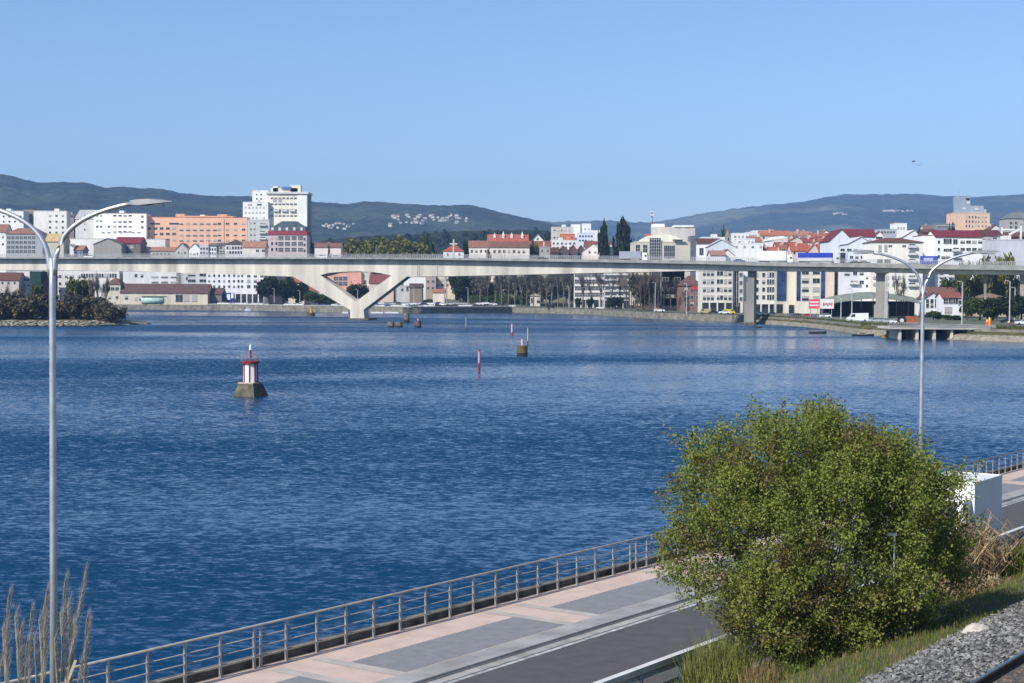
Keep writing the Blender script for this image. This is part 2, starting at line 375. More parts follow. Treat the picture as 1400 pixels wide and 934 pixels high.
# double-armed street lamps
def street_lamp(loc, h_split, label, k_=1.0, kr=1.0):
    o = empty('street_lamp', loc, label, 'street lamp', 'double-armed street lamps by the road')
    MB().frustum(0, 0, 0, .35, .13, .12, 14).frustum(0, 0, .35, .36, .12, .085, 14).build('base', STEEL, o, False)
    MB().tube([(0, 0, .3), (0, 0, h_split * .55), (0, 0, h_split - .45), (0, 0, h_split)], [.082 * kr, .073 * kr, .066 * kr, .062 * kr], 14).build('pole', STEEL, o, True)
    for s in (1, -1):
        pts = []
        for k in range(15):
            t = k / 14.0; a = t * 1.18
            pts.append((s * k_ * (.05 + 1.78 * (1 - math.cos(a)) / (1 - math.cos(1.18)) * (.25 + .75 * t) ), 0, h_split - .35 * k_ + 1.52 * k_ * math.sin(a) / math.sin(1.18)))
        MB().tube(pts, [(.058 - .015 * k / 14) * kr for k in range(15)], 12).build('arm', STEEL, o, True)
        x, z = abs(pts[-1][0]), pts[-1][2]
        hd = MB(); sec = [(x - .12, -.04, .05), (x + .05, -.055, .07), (x + .32, -.03, .08), (x + .62, .0, .06), (x + .80, .015, .035)]
        for k, (xx, zb, zt) in enumerate(sec):
            w = (.05, .09, .11, .10, .05)[k]
            xx = x + (xx - x) * k_; w *= k_; zb *= k_; zt *= k_; hd.v += [(s * xx, -w, z + zb), (s * xx, w, z + zb), (s * xx, w * .6, z + zt), (s * xx, -w * .6, z + zt)]
        for k in range(4):
            for j in range(4):
                a, c = 4 * k + j, 4 * k + (j + 1) % 4; hd.f.append((a, c, c + 4, a + 4)); hd.m.append(0)
        hd.f += [(3, 2, 1, 0), (16, 17, 18, 19)]; hd.m += [0, 0]
        ho = hd.build('lamp_head', mat('lamp_grey', (.20, .21, .22), .5, .1, 4), o)
        MB().box(min(s * (x + .1 * k_), s * (x + .6 * k_)), -.085 * k_, z - .062 * k_, max(s * (x + .1 * k_), s * (x + .6 * k_)), .085 * k_, z - .04 * k_).build('diffuser', mat('lamp_lens', (.12, .12, .12), .2), ho)
    return o
p = at(72, 500, 23.3); lo = street_lamp((p.x, p.y, 2.42), at(72, 353, 23.3).z - 2.42, 'tall grey double-armed street lamp at the left edge, nearest the reeds', .715, .76); lo.rotation_euler = (0, 0, R(-6))
p = at(1259.5, 560, 54.5); lo = street_lamp((p.x, p.y, 1.9), at(1261, 390, 54.5).z - 1.9, 'grey double-armed street lamp rising behind the big green bush'); lo.rotation_euler = (0, 0, R(-8))

# box truck on the road, driving towards the camera
tk = empty('box_truck', N(33.4, 7.55, 0), 'small white box truck driving out from behind the big green bush', 'truck', rz=ROAD_RZ)
TW = mat('truck_white', (.74, .75, .76), .45, .05, .8)
TA = mat('truck_panel', (.68, .675, .665), .5, .06, .5)
b = MB().box(0, -1.1, .52, 3.55, 1.1, 2.86); b.build('cargo_box', TA, tk)
tr = MB()
for y0, y1 in ((-1.13, -1.06), (1.06, 1.13)):
    tr.box(-.02, y0, .48, .08, y1, 2.88).box(3.48, y0, .48, 3.58, y1, 2.88).box(.08, y0, .48, 3.48, y1, .56).box(.08, y0, 2.82, 3.48, y1, 2.89)
tr.box(-.02, -1.06, 2.82, .06, 1.06, 2.89).box(3.50, -1.06, 2.82, 3.58, 1.06, 2.89); tr.build('box_edging', TW, tk)
cabp = [(-1.75, .38), (-.1, .38), (-.1, 2.25), (-.95, 2.25), (-1.62, 1.35), (-1.78, 1.2)]
MB().prism_y(cabp, -1.0, 1.0).build('cab', TW, tk)
MB().add([(-1.635, -.86, 1.36), (-1.635, .86, 1.36), (-.99, .78, 2.2), (-.99, -.78, 2.2)], [(0, 3, 2, 1)]).build('windscreen', GLASS, tk)
for s in (-1, 1):
    y = s * 1.004
    MB().add([(-1.42, y, 1.38), (-.35, y, 1.38), (-.35, y, 2.08), (-.95, y, 2.08)], [(0, 1, 2, 3) if s < 0 else (3, 2, 1, 0)]).build('side_window', GLASS, tk)
    MB().box(-1.62, min(s * 1.05, s * 1.28), 1.5, -1.5, max(s * 1.05, s * 1.28), 1.95).build('mirror', TW, tk)
    MB().box(-1.80, s * .78 - .14, .62, -1.74, s * .78 + .14, .82).build('headlight', mat('lamp_glass', (.6, .6, .62), .15), tk)
MB().box(.6, -1.104, 1.0, 2.9, -1.1005, 1.04).box(.3, -1.104, .60, 3.3, -1.1005, .66).build('side_rail', GREYST, tk)
for x in (.25, 1.8, 3.3): MB().box(x - .05, -1.145, .50, x + .05, -1.131, .55).build('marker_light', mat('amber_lens', (.6, .25, .03), .3), tk)
MB().box(-.06, -1.05, 2.27, .0, 1.05, 2.31).build('roof_fairing', TW, tk)
MB().box(-1.86, -1.02, .34, -1.70, 1.02, .58).build('bumper', GREYST, tk)
MB().box(-.4, -.45, .36, 3.5, .45, .50).build('chassis', DARK, tk)
wmB = MB()
wmB.tube([(0, -.13, 0), (0, .13, 0)], .40, 20)
wmesh = wmB.mesh('wheel', TYRE)
rimm = MB().tube([(0, -.14, 0), (0, .14, 0)], .22, 14).mesh('rim', GREYST)
for x in (-1.05, 2.5):
    for y in (-.92, .92):
        w = link('wheel', wmesh, tk, (x, y, .40)); link('rim', rimm, w, (0, 0, 0))

# railway: ballast, one rail in view with its twin and sleepers
TB = mat('ballast_bed', (.11, .108, .105), .95, .5, 9, col2=(.045, .043, .04), detail=6, bump=.5)
strip('track_bed', 16.9, 17.6, U0, U1, prof(16.9), prof(17.6) + .012, TB); strip('track_bed', 17.6, 22.9, U0, U1, prof(17.6) + .012, prof(22.9) + .012, TB)
rail = empty('railway_track', N(0, 19.95, 2.46), 'dark steel railway rail running across the grey ballast at the corner', 'railway track', rz=ROAD_RZ)
RM = mat('rail_steel', (.16, .17, .19), .32, .2, 6, metal=.7); RU = mat('rail_rust', (.075, .045, .03), .9, .3, 8)
for y in (.86, -.81):
    b = MB(); sec = [(-.07, .0), (.07, .0), (.07, .02), (.012, .035), (.012, .125), (.036, .135), (.036, .172), (-.036, .172), (-.036, .135), (-.012, .125), (-.012, .035), (-.07, .02)]
    vs = [(-14, y + a, SL * -14 + c) for a, c in sec] + [(60, y + a, SL * 60 + c) for a, c in sec]; n = len(sec)
    b.add(vs, [((i + 1) % n, i, n + i, n + (i + 1) % n) for i in range(n)], 1); b.m[6] = 0; b.m[7] = 0; b.m[5] = 0
    b.build('rail', [RM, RU], rail)
sm = MB(); sm.prism_x([(-1.3, -.16), (1.3, -.16), (1.28, .0), (-1.28, .0)], -.12, .12); smesh = sm.mesh('sleeper', mat('sleeper_concrete', (.24, .22, .19), .95, .3, 3))
for k in range(75): link('sleeper', smesh, rail, (-14 + .6 * k, 0, SL * (-14 + .6 * k) - .03))
rng = np.random.default_rng(5)
def stones(n, u0, u1, v0, v1, s0, s1, name, m, zoff=0.0, lab=None):
    base = np.array([(1, 0, -.3), (-.5, .87, -.3), (-.5, -.87, -.3), (.5, .87, .35), (-1, 0, .35), (.5, -.87, .35)], dtype=np.float32)
    tri = [(3, 4, 5), (0, 1, 3), (1, 2, 4), (2, 0, 5), (1, 4, 3), (2, 5, 4), (0, 3, 5)]
    out = []
    for k in range(n):
        u, v = rng.uniform(u0, u1), rng.uniform(v0, v1); p = N(u, v, prof(v) + zoff)
        q = base * (1 + rng.uniform(-.35, .35, (6, 3))) * rng.uniform(s0, s1); a = rng.uniform(0, 6.3); t = rng.uniform(-.8, .8)
        q = q @ np.array([[math.cos(a), math.sin(a), 0], [-math.sin(a), math.cos(a), 0], [0, 0, 1]]) @ np.array([[1, 0, 0], [0, math.cos(t), math.sin(t)], [0, -math.sin(t), math.cos(t)]])
        q = q + np.array(p)
        for f in tri: out += [q[f[0]], q[f[1]], q[f[2]]]
    return link(name, npmesh(name, out, 3, m))
BAL = mat('ballast_stone', (.23, .225, .218), .9, .5, 2.2, island=.65, col2=(.10, .096, .09))
stuff(stones(9000, -9, 24, 16.75, 19.05, .024, .06, 'ballast', BAL, .03))
stuff(stones(5200, -4, 16, 19.2, 21.4, .025, .06, 'ballast', mat('ballast_brown', (.17, .13, .105), .95, .5, 14, island=.5)))
rk = MB(); random.seed(3)
for z, r in ((0, .21), (.09, .26), (.20, .20), (.27, .09)):
    rk.v += [(r * (1 + random.uniform(-.25, .25)) * 1.25 * math.cos(j * math.pi / 4), r * (1 + random.uniform(-.25, .25)) * math.sin(j * math.pi / 4), z + random.uniform(-.02, .02)) for j in range(8)]
for k in range(3):
    for j in range(8): rk.f.append((8 * k + j, 8 * k + (j + 1) % 8, 8 * k + 8 + (j + 1) % 8, 8 * k + 8 + j)); rk.m.append(0)
rk.f.append(tuple(range(24, 32))); rk.m.append(0)
rko = rk.build('rock', mat('pale_rock', (.46, .42, .35), .95, .2, 5, bump=.4)); q = onz(1337, 868, 4.2); rko.location = (q.x, q.y, q.z - .03)
tag(rko, 'pale beige rock lying on the edge of the grey ballast', 'rock')

# ------------------------------------------------------------------ vegetation of the near bank
LEAF = mat('bush_leaf', (.20, .232, .046), .6, .3, .8, col2=(.135, .168, .032), island=.26, spec=.25, transl=.30)
LEAF2 = mat('bush_leaf_pale', (.25, .265, .065), .6, .3, .8, col2=(.18, .20, .042), island=.25, spec=.25, transl=.35)
LEAFB = mat('bush_leaf_brown', (.155, .135, .048), .7, .3, .8, col2=(.11, .095, .032), island=.4, spec=.2, transl=.3)
def rot_to(d):
    d = d / (np.linalg.norm(d, axis=-1, keepdims=True) + 1e-9); return d
def leaf_quads(P, Dv, L, Wd):       # leaf diamonds at P along Dv
    n = len(P); Dv = rot_to(Dv); r = rng.normal(size=(n, 3)); side = np.cross(Dv, r); side = rot_to(side)
    L = L[:, None]; Wd = Wd[:, None]
    V = np.empty((n, 4, 3)); V[:, 0] = P; V[:, 1] = P + Dv * L * .5 + side * Wd; V[:, 2] = P + Dv * L; V[:, 3] = P + Dv * L * .5 - side * Wd
    return V.reshape(-1, 3)
def big_bush():
    c = at(1118, 738, 38.6); base = Vector((c.x, c.y, 0)); bu = None
    q = c - P0; v = q.dot(DV); u = q.dot(DU); zb = zr(u) + prof(v) - .1
    root = empty('bush', (c.x, c.y, zb), 'large round green shrub covering the road edge beside the railway', 'bush')
    H = c.z - zb; tips = []; wood = MB()
    outl = [(0, 3.65), (.35, 3.6), (.8, 3.40), (1.2, 3.2), (1.57, 3.15), (2.0, 3.2), (2.5, 3.45), (2.9, 3.6), (3.14, 3.7), (3.6, 3.55), (4.1, 3.5), (4.71, 3.4), (5.4, 3.6), (5.9, 3.65), (6.3, 3.65)]
    k = 0
    CL_ = []
    for q_ in range(95):
        d_ = rng.normal(size=3); d_ /= np.linalg.norm(d_); CL_.append((d_, rng.uniform(.72, .98)))
    while len(tips) < 3100:
        d = rng.normal(size=3); d /= np.linalg.norm(d); rr = rng.uniform(.30, 1.0) ** .5
        if len(tips) % 10 < 7: d_, r_ = CL_[rng.integers(len(CL_))]; d = d_ + rng.normal(size=3) * .135; d /= np.linalg.norm(d); rr = r_ + rng.normal() * .07
        ang = math.atan2(d[2], d[0]) % (2 * math.pi); Rm = .96 * interp(ang, outl)
        lump = 1 + .22 * mnoise.noise((d[0] * 2.6, d[1] * 2.6, d[2] * 2.6)) + 0.08 * mnoise.noise((d[0] * 6, d[1] * 6, d[2] * 6))
        p = np.array([d[0] * Rm * rr * lump, d[1] * 3.1 * rr * lump, H + d[2] * Rm * rr * lump])
        if p[2] < .15 or mnoise.noise((p[0] * .9, p[1] * .9, p[2] * .9)) < -.36: continue
        tips.append((p, d))
    stems = []
    for s in range(26):
        a = rng.uniform(0, 6.3); e = rng.uniform(.35, 1.35); L = H + 3.0 * math.sin(e)
        tip = (2.7 * math.cos(a) * math.cos(e), 2.4 * math.sin(a) * math.cos(e), H * .55 + rng.uniform(.55, .95) * 3.3 * math.sin(e))
        b0 = (.5 * math.cos(a), .5 * math.sin(a), 0); mid = (tip[0] * .45, tip[1] * .45, tip[2] * .55)
        wood.tube([b0, mid, tip], [.055, .03, .012], 5); stems.append((np.array(mid), np.array(tip)))
    Ps, Ds, Ls, Ws, Ms = [], [], [], [], []
    for i, (p, d) in enumerate(tips):
        up = np.array([0, 0, 1.0]); ax = d * .8 + up * rng.uniform(.2, 1.1) + rng.normal(size=3) * .35; ax /= np.linalg.norm(ax)
        outer = rng.random() < .13 and d[2] > .0 and rr > .75
        TL = rng.uniform(.35, .7) * (1.9 if outer else 1.0); n = 60 if not outer else 34
        if i % 3 == 0 or outer: wood.tube([p - ax * .5, p + ax * TL], [.008, .004], 3)
        t = rng.uniform(0, 1, n)[:, None]
        P = p + ax * t * TL + rng.normal(size=(n, 3)) * .09
        Ps.append(P); Ds.append(rng.normal(size=(n, 3)) * .8 + ax * .5 + up * .15)
        Ls.append(rng.uniform(.042, .098, n)); Ws.append(rng.uniform(.018, .037, n))
        br = mnoise.noise((p[0] * .7, p[1] * .7 + 5, p[2] * .7)) ; low = p[2] < H * .75
        mi = 2 if (br > .2 and rng.random() < .5) or (low and rng.random() < .22) else (1 if rng.random() < .28 else 0)
        Ms.append(np.full(n, mi))
    V = leaf_quads(np.concatenate(Ps), np.concatenate(Ds), np.concatenate(Ls), np.concatenate(Ws))
    link('foliage', npmesh('foliage', V, 4, [LEAF, LEAF2, LEAFB], np.concatenate(Ms)), root)
    wood.build('stems', mat('twig_bark', (.11, .09, .065), .9, .3, 6), root)
big_bush()

def blades(name, n, fn, m, h0, h1, w, lean=.35):
    V = []
    for k in range(n):
        p, sc = fn(); h = rng.uniform(h0, h1) * sc; a = rng.uniform(0, 6.3); le = rng.uniform(0, lean) * h
        dx, dy = math.cos(a), math.sin(a); b = rng.uniform(0, 6.3); sx, sy = math.cos(b) * w, math.sin(b) * w
        V += [(p[0] - sx, p[1] - sy, p[2] - .02), (p[0] + sx, p[1] + sy, p[2] - .02), (p[0] + dx * le + sx * .2, p[1] + dy * le + sy * .2, p[2] + h), (p[0] + dx * le - sx * .2, p[1] + dy * le - sy * .2, p[2] + h)]
    return npmesh(name, V, 4, m)
GR1 = mat('green_grass', (.17, .21, .035), .7, .3, 1.0, col2=(.09, .12, .02), island=.35, transl=.3)
GR2 = mat('dry_grass', (.30, .22, .10), .8, .3, 1.0, col2=(.18, .12, .055), island=.4, transl=.2)
def verge(v0, v1, u0=-10, u1=48):
    def f():
        while True:
            u, v = rng.uniform(u0, u1), rng.uniform(v0, v1)
            if mnoise.noise((u * .5, v * .8, 4)) > -.25: return N(u, v, prof(v)), 1.0
    return f
stuff(link('grass', blades('grass', 15000, verge(14.2, 16.9), GR1, .03, .13, .008)))
stuff(link('dry_grass', blades('dry_grass', 4200, verge(14.0, 17.0), GR2, .04, .17, .007)))
stuff(link('grass', blades('grass', 9000, verge(9.7, 13.9, -6, 44), GR1, .10, .38, .010)))
stuff(link('dry_grass', blades('dry_grass', 6000, verge(9.6, 12.5, -6, 44), GR2, .06, .28, .008)))
def tuft(px, py, z, rx, ry, n, h0, h1, m, name, label, w=.012, lean=.6, cat='grass tuft'):
    c = onz(px, py, z); root = empty(name, c, label, cat)
    def f():
        a = rng.uniform(0, 6.3); r = rng.uniform(0, 1) ** .6
        u = (Vector((r * rx * math.cos(a), r * ry * math.sin(a), 0))); return u, 1.15 - .6 * r
    link('blades', blades('blades', n, f, m, h0, h1, w, lean), root)
    return root
tuft(985, 932, 2.5, .95, .7, 1300, .5, 1.35, mat('tall_grass', (.25, .255, .075), .7, .3, 1, col2=(.16, .17, .04), island=.4, transl=.3), 'grass_tuft', 'tall yellow-green grass tuft below the left side of the bush')
tuft(1046, 935, 3.0, .6, .5, 600, .25, .6, GR2, 'grass_tuft', 'small tan dried grass tuft under the bush, right of the yellow-green tuft')
def reed_clump(px, py, z, rx, ry, H, n, label):
    c = onz(px, py, z); root = empty('dry_reed_clump', c, label, 'reed clump'); V = []; b = MB()
    for k in range(n):
        a = rng.uniform(0, 6.3); r = rng.uniform(0, 1) ** .5; x, y = r * rx * math.cos(a), r * ry * math.sin(a); h = rng.uniform(.35, 1) * H * (1.1 - .5 * r)
        ln = Vector((rng.normal() * .35, rng.normal() * .35, 1)) * h; droop = Vector((rng.normal() * .5, rng.normal() * .5, -.35)) * h * .5
        p0 = Vector((x, y, -.1)); p1 = p0 + ln * .6; p2 = p0 + ln * .95; p3 = p2 + droop; w = rng.uniform(.008, .02); a = rng.uniform(0, 6.3); s = Vector((math.cos(a) * w, math.sin(a) * w, 0))
        for q0, q1 in ((p0, p1), (p1, p2), (p2, p3)): V += [q0 - s, q0 + s, q1 + s, q1 - s]
    link('blades', npmesh('blades', V, 4, mat('dead_reed', (.34, .26, .15), .8, .35, 1.5, col2=(.19, .125, .06), island=.45, transl=.15)), root)
reed_clump(1312, 800, 2.6, 1.15, 1.0, 2.7, 1400, 'upright clump of straw-brown dead reeds at the right side of the bush')
reed_clump(1352, 812, 3.0, 1.5, .7, .72, 1500, 'collapsed heap of brown dead reeds in front of the truck')
tuft(1392, 790, 2.8, .8, .7, 1100, .5, 1.2, LEAF, 'bush', 'small dark green shrub at the right edge below the guard rail', .03, .5, 'bush')
sp = MB().tube([(0, 0, 0), (0, 0, 1.25)], .022, 6).box(-.16, -.012, 1.18, .05, .012, 1.25); spo = sp.build('marker_post', STEEL); q = at(1222, 800, 36.4); spo.location = (q.x, q.y, q.z)
tag(spo, 'slim grey metal post standing in front of the big bush', 'post')

# reed plumes in the near left corner
PLM = mat('reed_plume', (.46, .42, .36), .85, .3, 3, col2=(.30, .265, .215), island=.35, transl=.25); CANE = mat('reed_cane', (.30, .25, .14), .7, .25, 3)
def reed_proto(H, pl, bend, seed):
    r2 = np.random.default_rng(seed); b = MB(); pts = [(bend * (t ** 2), 0, H * t) for t in (0, .35, .7, 1)]; b.tube(pts, [.014, .012, .009, .004], 5); V = []
    for k in range(250):
        t = 1 - pl / H * r2.random(); f = (1 - t) * H / pl; wd = .062 * math.sin(math.pi * min(1, .08 + f * .92)) + .006
        p = np.array([bend * t * t, 0, H * t]); a = r2.uniform(0, 6.3); d = np.array([math.cos(a) * wd, math.sin(a) * wd * .8, .14 + .1 * r2.random()]); d[0] += .05
        s = np.array([-math.sin(a), math.cos(a), 0]) * .0024
        V += [p - s, p + s, p + d + s * .3, p + d - s * .3]
    lv = MB()
    for k in range(5):
        t = .25 + .12 * k; p = Vector((bend * t * t, 0, H * t)); a = r2.uniform(0, 6.3); d = Vector((math.cos(a), math.sin(a), 0))
        s = Vector((-d.y, d.x, 0)) * .02; m1 = p + d * .3 + Vector((0, 0, .25)); m2 = p + d * .65 + Vector((0, 0, .05))
        lv.add([p - s, p + s, m1 + s, m1 - s], [(0, 1, 2, 3)]); lv.add([m1 - s, m1 + s, m2], [(0, 1, 2)])
    return b.mesh('cane', CANE, True), npmesh('plume', V, 4, PLM), lv.mesh('leaves', mat('reed_leaf', (.32, .28, .17), .8, .3, 2))
PROTO = [reed_proto(5.0, 1.15, .12, 1), reed_proto(5.0, 1.35, .55, 2), reed_proto(5.0, .95, -.15, 3)]
# (px at the plume top, py at the plume top, depth, prototype)
RE = [(3, 858, 21.5, 2), (11, 818, 21.0, 0), (20, 842, 21.3, 2), (36, 880, 22, 0), (53, 846, 21.7, 2), (60, 828, 22.0, 0), (63, 812, 21.5, 0), (82, 838, 21.8, 2), (88, 797, 21.6, 0), (92, 826, 21.9, 2), (117, 784, 21.2, 1), (123, 852, 22.3, 1), (118, 848, 21.4, 0), (46, 872, 22.4, 2)]
RE += [(28, 862, 21.4, 0), (74, 872, 21.9, 2), (97, 858, 22.1, 0), (6, 884, 21.2, 1), (42, 838, 22.3, 0)]
RE.sort()
for i, (px, py, D, k) in enumerate(RE):
    tp = at(px, py, D); zb = 2.2; H = tp.z - zb; sc = H / 5.0; bend = (.12, .55, -.15)[k] * min(sc, 1.1)
    ro = empty('reed', (tp.x - bend, tp.y, zb), 'dry reed with a feathery grey-tan plume, %s from the left by the lamp' % ORD[i], 'reed', 'dry reeds in the lower left corner')
    for nm, me in zip(('cane', 'plume', 'leaf_blades'), PROTO[k]): link(nm, me, ro, (0, 0, 0), (min(sc, 1.1), min(sc, 1.1), sc))

# ------------------------------------------------------------------ the viaduct
BP = Vector((-65.5, 646, 0)); BX = Vector((157.8, -46, 0)).normalized(); BY = Vector((-BX.y, BX.x, 0)); BRZ = math.atan2(BX.y, BX.x)
def bp(px, py, yo=0.0):
    d = ray(px, py); t = ((BP + BY * yo - EYE).dot(BY)) / d.dot(BY); p = EYE + d * t; return ((p - BP).dot(BX), p.z)
br = empty('bridge', BP, 'long concrete road viaduct with a V-shaped pier crossing the river', 'bridge', rz=BRZ)
PXS = [-300, -220, -150, -90, -40, 0, 50, 100, 150, 200, 250, 300, 350, 400, 420, 437, 450, 470, 490, 510, 522, 536, 561, 600, 650, 700, 760, 820, 880, 930, 960, 1000, 1060, 1120, 1180, 1240, 1300, 1360, 1400, 1450, 1520]
TE = [(-90, 351.6), (0, 351.8), (200, 351.7), (500, 352.2), (600, 352.6), (700, 353.6), (800, 354.8), (900, 355.8), (960, 356.6), (1060, 358.4), (1200, 360), (1300, 361.8), (1400, 363), (1520, 364.5)]
BE = [(-90, 353.6), (0, 353.8), (200, 353.8), (500, 354.4), (600, 355.2), (700, 357.0), (800, 358.4), (900, 360), (960, 361.2), (1060, 364), (1200, 366), (1300, 368.4), (1400, 369.6), (1520, 371)]
WB = [(-90, 368), (0, 369), (100, 370), (200, 371.5), (300, 375), (400, 378.2), (420, 378.4), (437, 376.5), (450, 373), (470, 371.6), (490, 371), (510, 372.2), (522, 373.8), (536, 377), (561, 378.4), (600, 378), (650, 377),
      (720, 375.6), (800, 373.6), (900, 371.5), (960, 370), (1060, 370.8), (1200, 371.8), (1300, 374.8), (1400, 375.8), (1520, 377)]
WIDE, OVH = 22.0, 2.45
def lengthwise(topf, botf, y0, y1, yo):
    b = MB(); n = len(PXS); L = []
    for px in PXS:
        x, zt = bp(px, topf(px), yo); _, zb = bp(px, botf(px), yo)
        L.append([(x, y0, zb), (x, y1, zb), (x, y1, zt), (x, y0, zt)])
    for s in L: b.v += s
    for k in range(n - 1):
        for j in range(4):
            a, c = 4 * k + j, 4 * k + (j + 1) % 4; b.f.append((a, a + 4, c + 4, c)); b.m.append(0)
    b.f += [(0, 1, 2, 3), (4 * n - 1, 4 * n - 2, 4 * n - 3, 4 * n - 4)]; b.m += [0, 0]; return b
te, be, wb_ = (lambda p: interp(p, TE)), (lambda p: interp(p, BE)), (lambda p: interp(p, WB))
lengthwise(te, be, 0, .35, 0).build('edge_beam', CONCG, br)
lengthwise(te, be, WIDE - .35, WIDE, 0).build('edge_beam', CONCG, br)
lengthwise(lambda p: te(p) + 1.6, lambda p: be(p) - .3, .36, WIDE - .36, 0).build('deck', mat('deck_asphalt', (.09, .09, .09), .95, .2, .5), br)
lengthwise(lambda p: be(p) - .25, wb_, OVH, 14.5, OVH).build('girder', CONC, br)
def bpoly(pts, yo): return [bp(x, y, yo) for x, y in pts]
vp = bpoly([(400, 377.6), (479, 424), (478.5, 440), (498.5, 440), (497.3, 423.5), (557, 377.8), (535.5, 376.4), (488, 411.2), (484.5, 411.2), (437.5, 375.9)], OVH)
MB().prism_y(vp, OVH - .06, 8.0).build('v_pier', CONC, br)
ft = MB(); x0, _ = bp(474, 437, 0); x1, _ = bp(504, 437, 0)
ft.box(x0, -.5, -1, x1, 9.5, .7); ft.build('pier_footing', STONE, br)
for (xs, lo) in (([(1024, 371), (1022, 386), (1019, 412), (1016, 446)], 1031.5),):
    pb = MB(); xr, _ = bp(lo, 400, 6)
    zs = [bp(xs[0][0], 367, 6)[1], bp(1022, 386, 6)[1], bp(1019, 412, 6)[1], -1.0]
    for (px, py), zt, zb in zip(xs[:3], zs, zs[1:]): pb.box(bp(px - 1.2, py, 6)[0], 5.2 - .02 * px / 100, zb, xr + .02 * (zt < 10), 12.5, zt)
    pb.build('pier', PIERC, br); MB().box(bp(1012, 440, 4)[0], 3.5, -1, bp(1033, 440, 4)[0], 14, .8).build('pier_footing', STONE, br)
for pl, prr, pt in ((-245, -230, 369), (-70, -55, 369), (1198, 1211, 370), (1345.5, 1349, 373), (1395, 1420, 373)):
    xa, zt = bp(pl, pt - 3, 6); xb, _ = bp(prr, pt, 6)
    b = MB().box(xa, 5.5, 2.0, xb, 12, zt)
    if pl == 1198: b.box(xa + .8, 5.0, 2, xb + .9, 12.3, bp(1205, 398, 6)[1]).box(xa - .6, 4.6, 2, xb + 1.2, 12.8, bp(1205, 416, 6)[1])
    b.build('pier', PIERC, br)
MB().box(bp(1196, 371, 4)[0], 4.4, bp(1200, 371.6, 4)[1] - .6, bp(1214, 371, 4)[0], 13, bp(1200, 368, 4)[1]).build('pier_cap', CONC, br)
for px in (571, 573.5, 598):
    x, zt = bp(px, 361, OVH); _, zb = bp(px, 377, OVH); MB().box(x - .16, OVH - .16, zb, x + .16, OVH - .01, zt).build('joint_mark', GREYST, br)  # vertical joint marks of the girder, built as thin boxes
for yy in (.18, WIDE - .18):
    rb = MB(); pts = []
    for px in range(-90, 1521, 3):
        x, z = bp(px, te(px), 0); rb.box(x - .05, yy - .05, z, x + .05, yy + .05, z + 1.45)
        pts.append((x, z))
    for hh, w in ((1.45, .07), (.95, .045), (.5, .045)):
        for (xa, za), (xb, zb) in zip(pts[::8], pts[8::8]):
            rb.add([(xa, yy - w, za + hh - w), (xb, yy - w, zb + hh - w), (xb, yy - w, zb + hh + w), (xa, yy - w, za + hh + w), (xa, yy + w, za + hh - w), (xb, yy + w, zb + hh - w), (xb, yy + w, zb + hh + w), (xa, yy + w, za + hh + w)],
                   [(0, 1, 2, 3), (7, 6, 5, 4), (3, 2, 6, 7), (0, 4, 5, 1)])
    rb.build('railing', mat('rail_galv', (.40, .41, .41), .6, .15, 1), br)
def on_bridge(px, y):                 # world point of the carriageway over pixel column px, y metres in from the near edge
    x, z = bp(px, te(px) + 1.6, 0); return BP + BX * x + BY * y + Vector((0, 0, z + .02))

# ------------------------------------------------------------------ vehicles
CARB = [(-2.1, .35), (2.1, .35), (2.15, .7), (1.95, .92), (1.05, 1.0), (.45, 1.42), (-.95, 1.46), (-1.75, 1.02), (-2.1, .95)]
VANB = [(-2.5, .35), (2.5, .35), (2.55, .85), (2.1, 1.15), (1.45, 2.05), (-2.45, 2.15), (-2.5, 1.0)]
_cars = {}
def paintcar(rgb): return mat('car_%02x%02x%02x' % rgb, lin(rgb), .3, .05, .5, spec=.5)
def car_proto(kind, rgb):
    key = (kind, rgb)
    if key in _cars: return _cars[key]
    b = MB(); prof_ = CARB if kind == 'car' else VANB; b.prism_y(prof_, -.85, .85); body = b.mesh('body', paintcar(rgb))
    g = MB()
    if kind == 'car':
        for y in (-.857, .857): g.add([(-1.45, y, 1.02), (.85, y, 1.02), (.4, y, 1.36), (-.95, y, 1.40)], [(0, 1, 2, 3) if y < 0 else (3, 2, 1, 0)])
        g.add([(1.04, -.75, 1.03), (1.04, .75, 1.03), (.5, .7, 1.40), (.5, -.7, 1.40)], [(0, 1, 2, 3)]); g.add([(-1.74, -.75, 1.05), (-1.74, .75, 1.05), (-1.0, .7, 1.45), (-1.0, -.7, 1.45)], [(3, 2, 1, 0)])
    else:
        for y in (-.857, .857): g.add([(.7, y, 1.2), (1.85, y, 1.2), (1.4, y, 1.85), (.7, y, 1.9)], [(0, 1, 2, 3) if y < 0 else (3, 2, 1, 0)])
        g.add([(2.12, -.75, 1.17), (2.12, .75, 1.17), (1.52, .7, 2.0), (1.52, -.7, 2.0)], [(0, 1, 2, 3)])
    gm = g.mesh('glass', GLASS); w = MB().tube([(0, -.11, 0), (0, .11, 0)], .32, 12).mesh('wheel', TYRE)
    _cars[key] = (body, gm, w); return _cars[key]
def car(loc, rz, rgb, label, kind='car', group=None, scale=1.0):
    body, gm, w = car_proto(kind, rgb); o = empty('parked_car' if kind == 'car' else 'van', loc, label, kind, group, rz); o.scale = (scale,) * 3
    link('body', body, o); link('windows', gm, o)
    xs = 1.3 if kind == 'car' else 1.6
    for x in (-xs, xs):
        for y in (-.78, .78): link('wheel', w, o, (x, y, .32))
    return o
WH, SIL, BLK, RED, BLU, GRY = (235, 235, 235), (170, 174, 178), (32, 34, 38), (170, 36, 34), (44, 66, 120), (95, 98, 102)
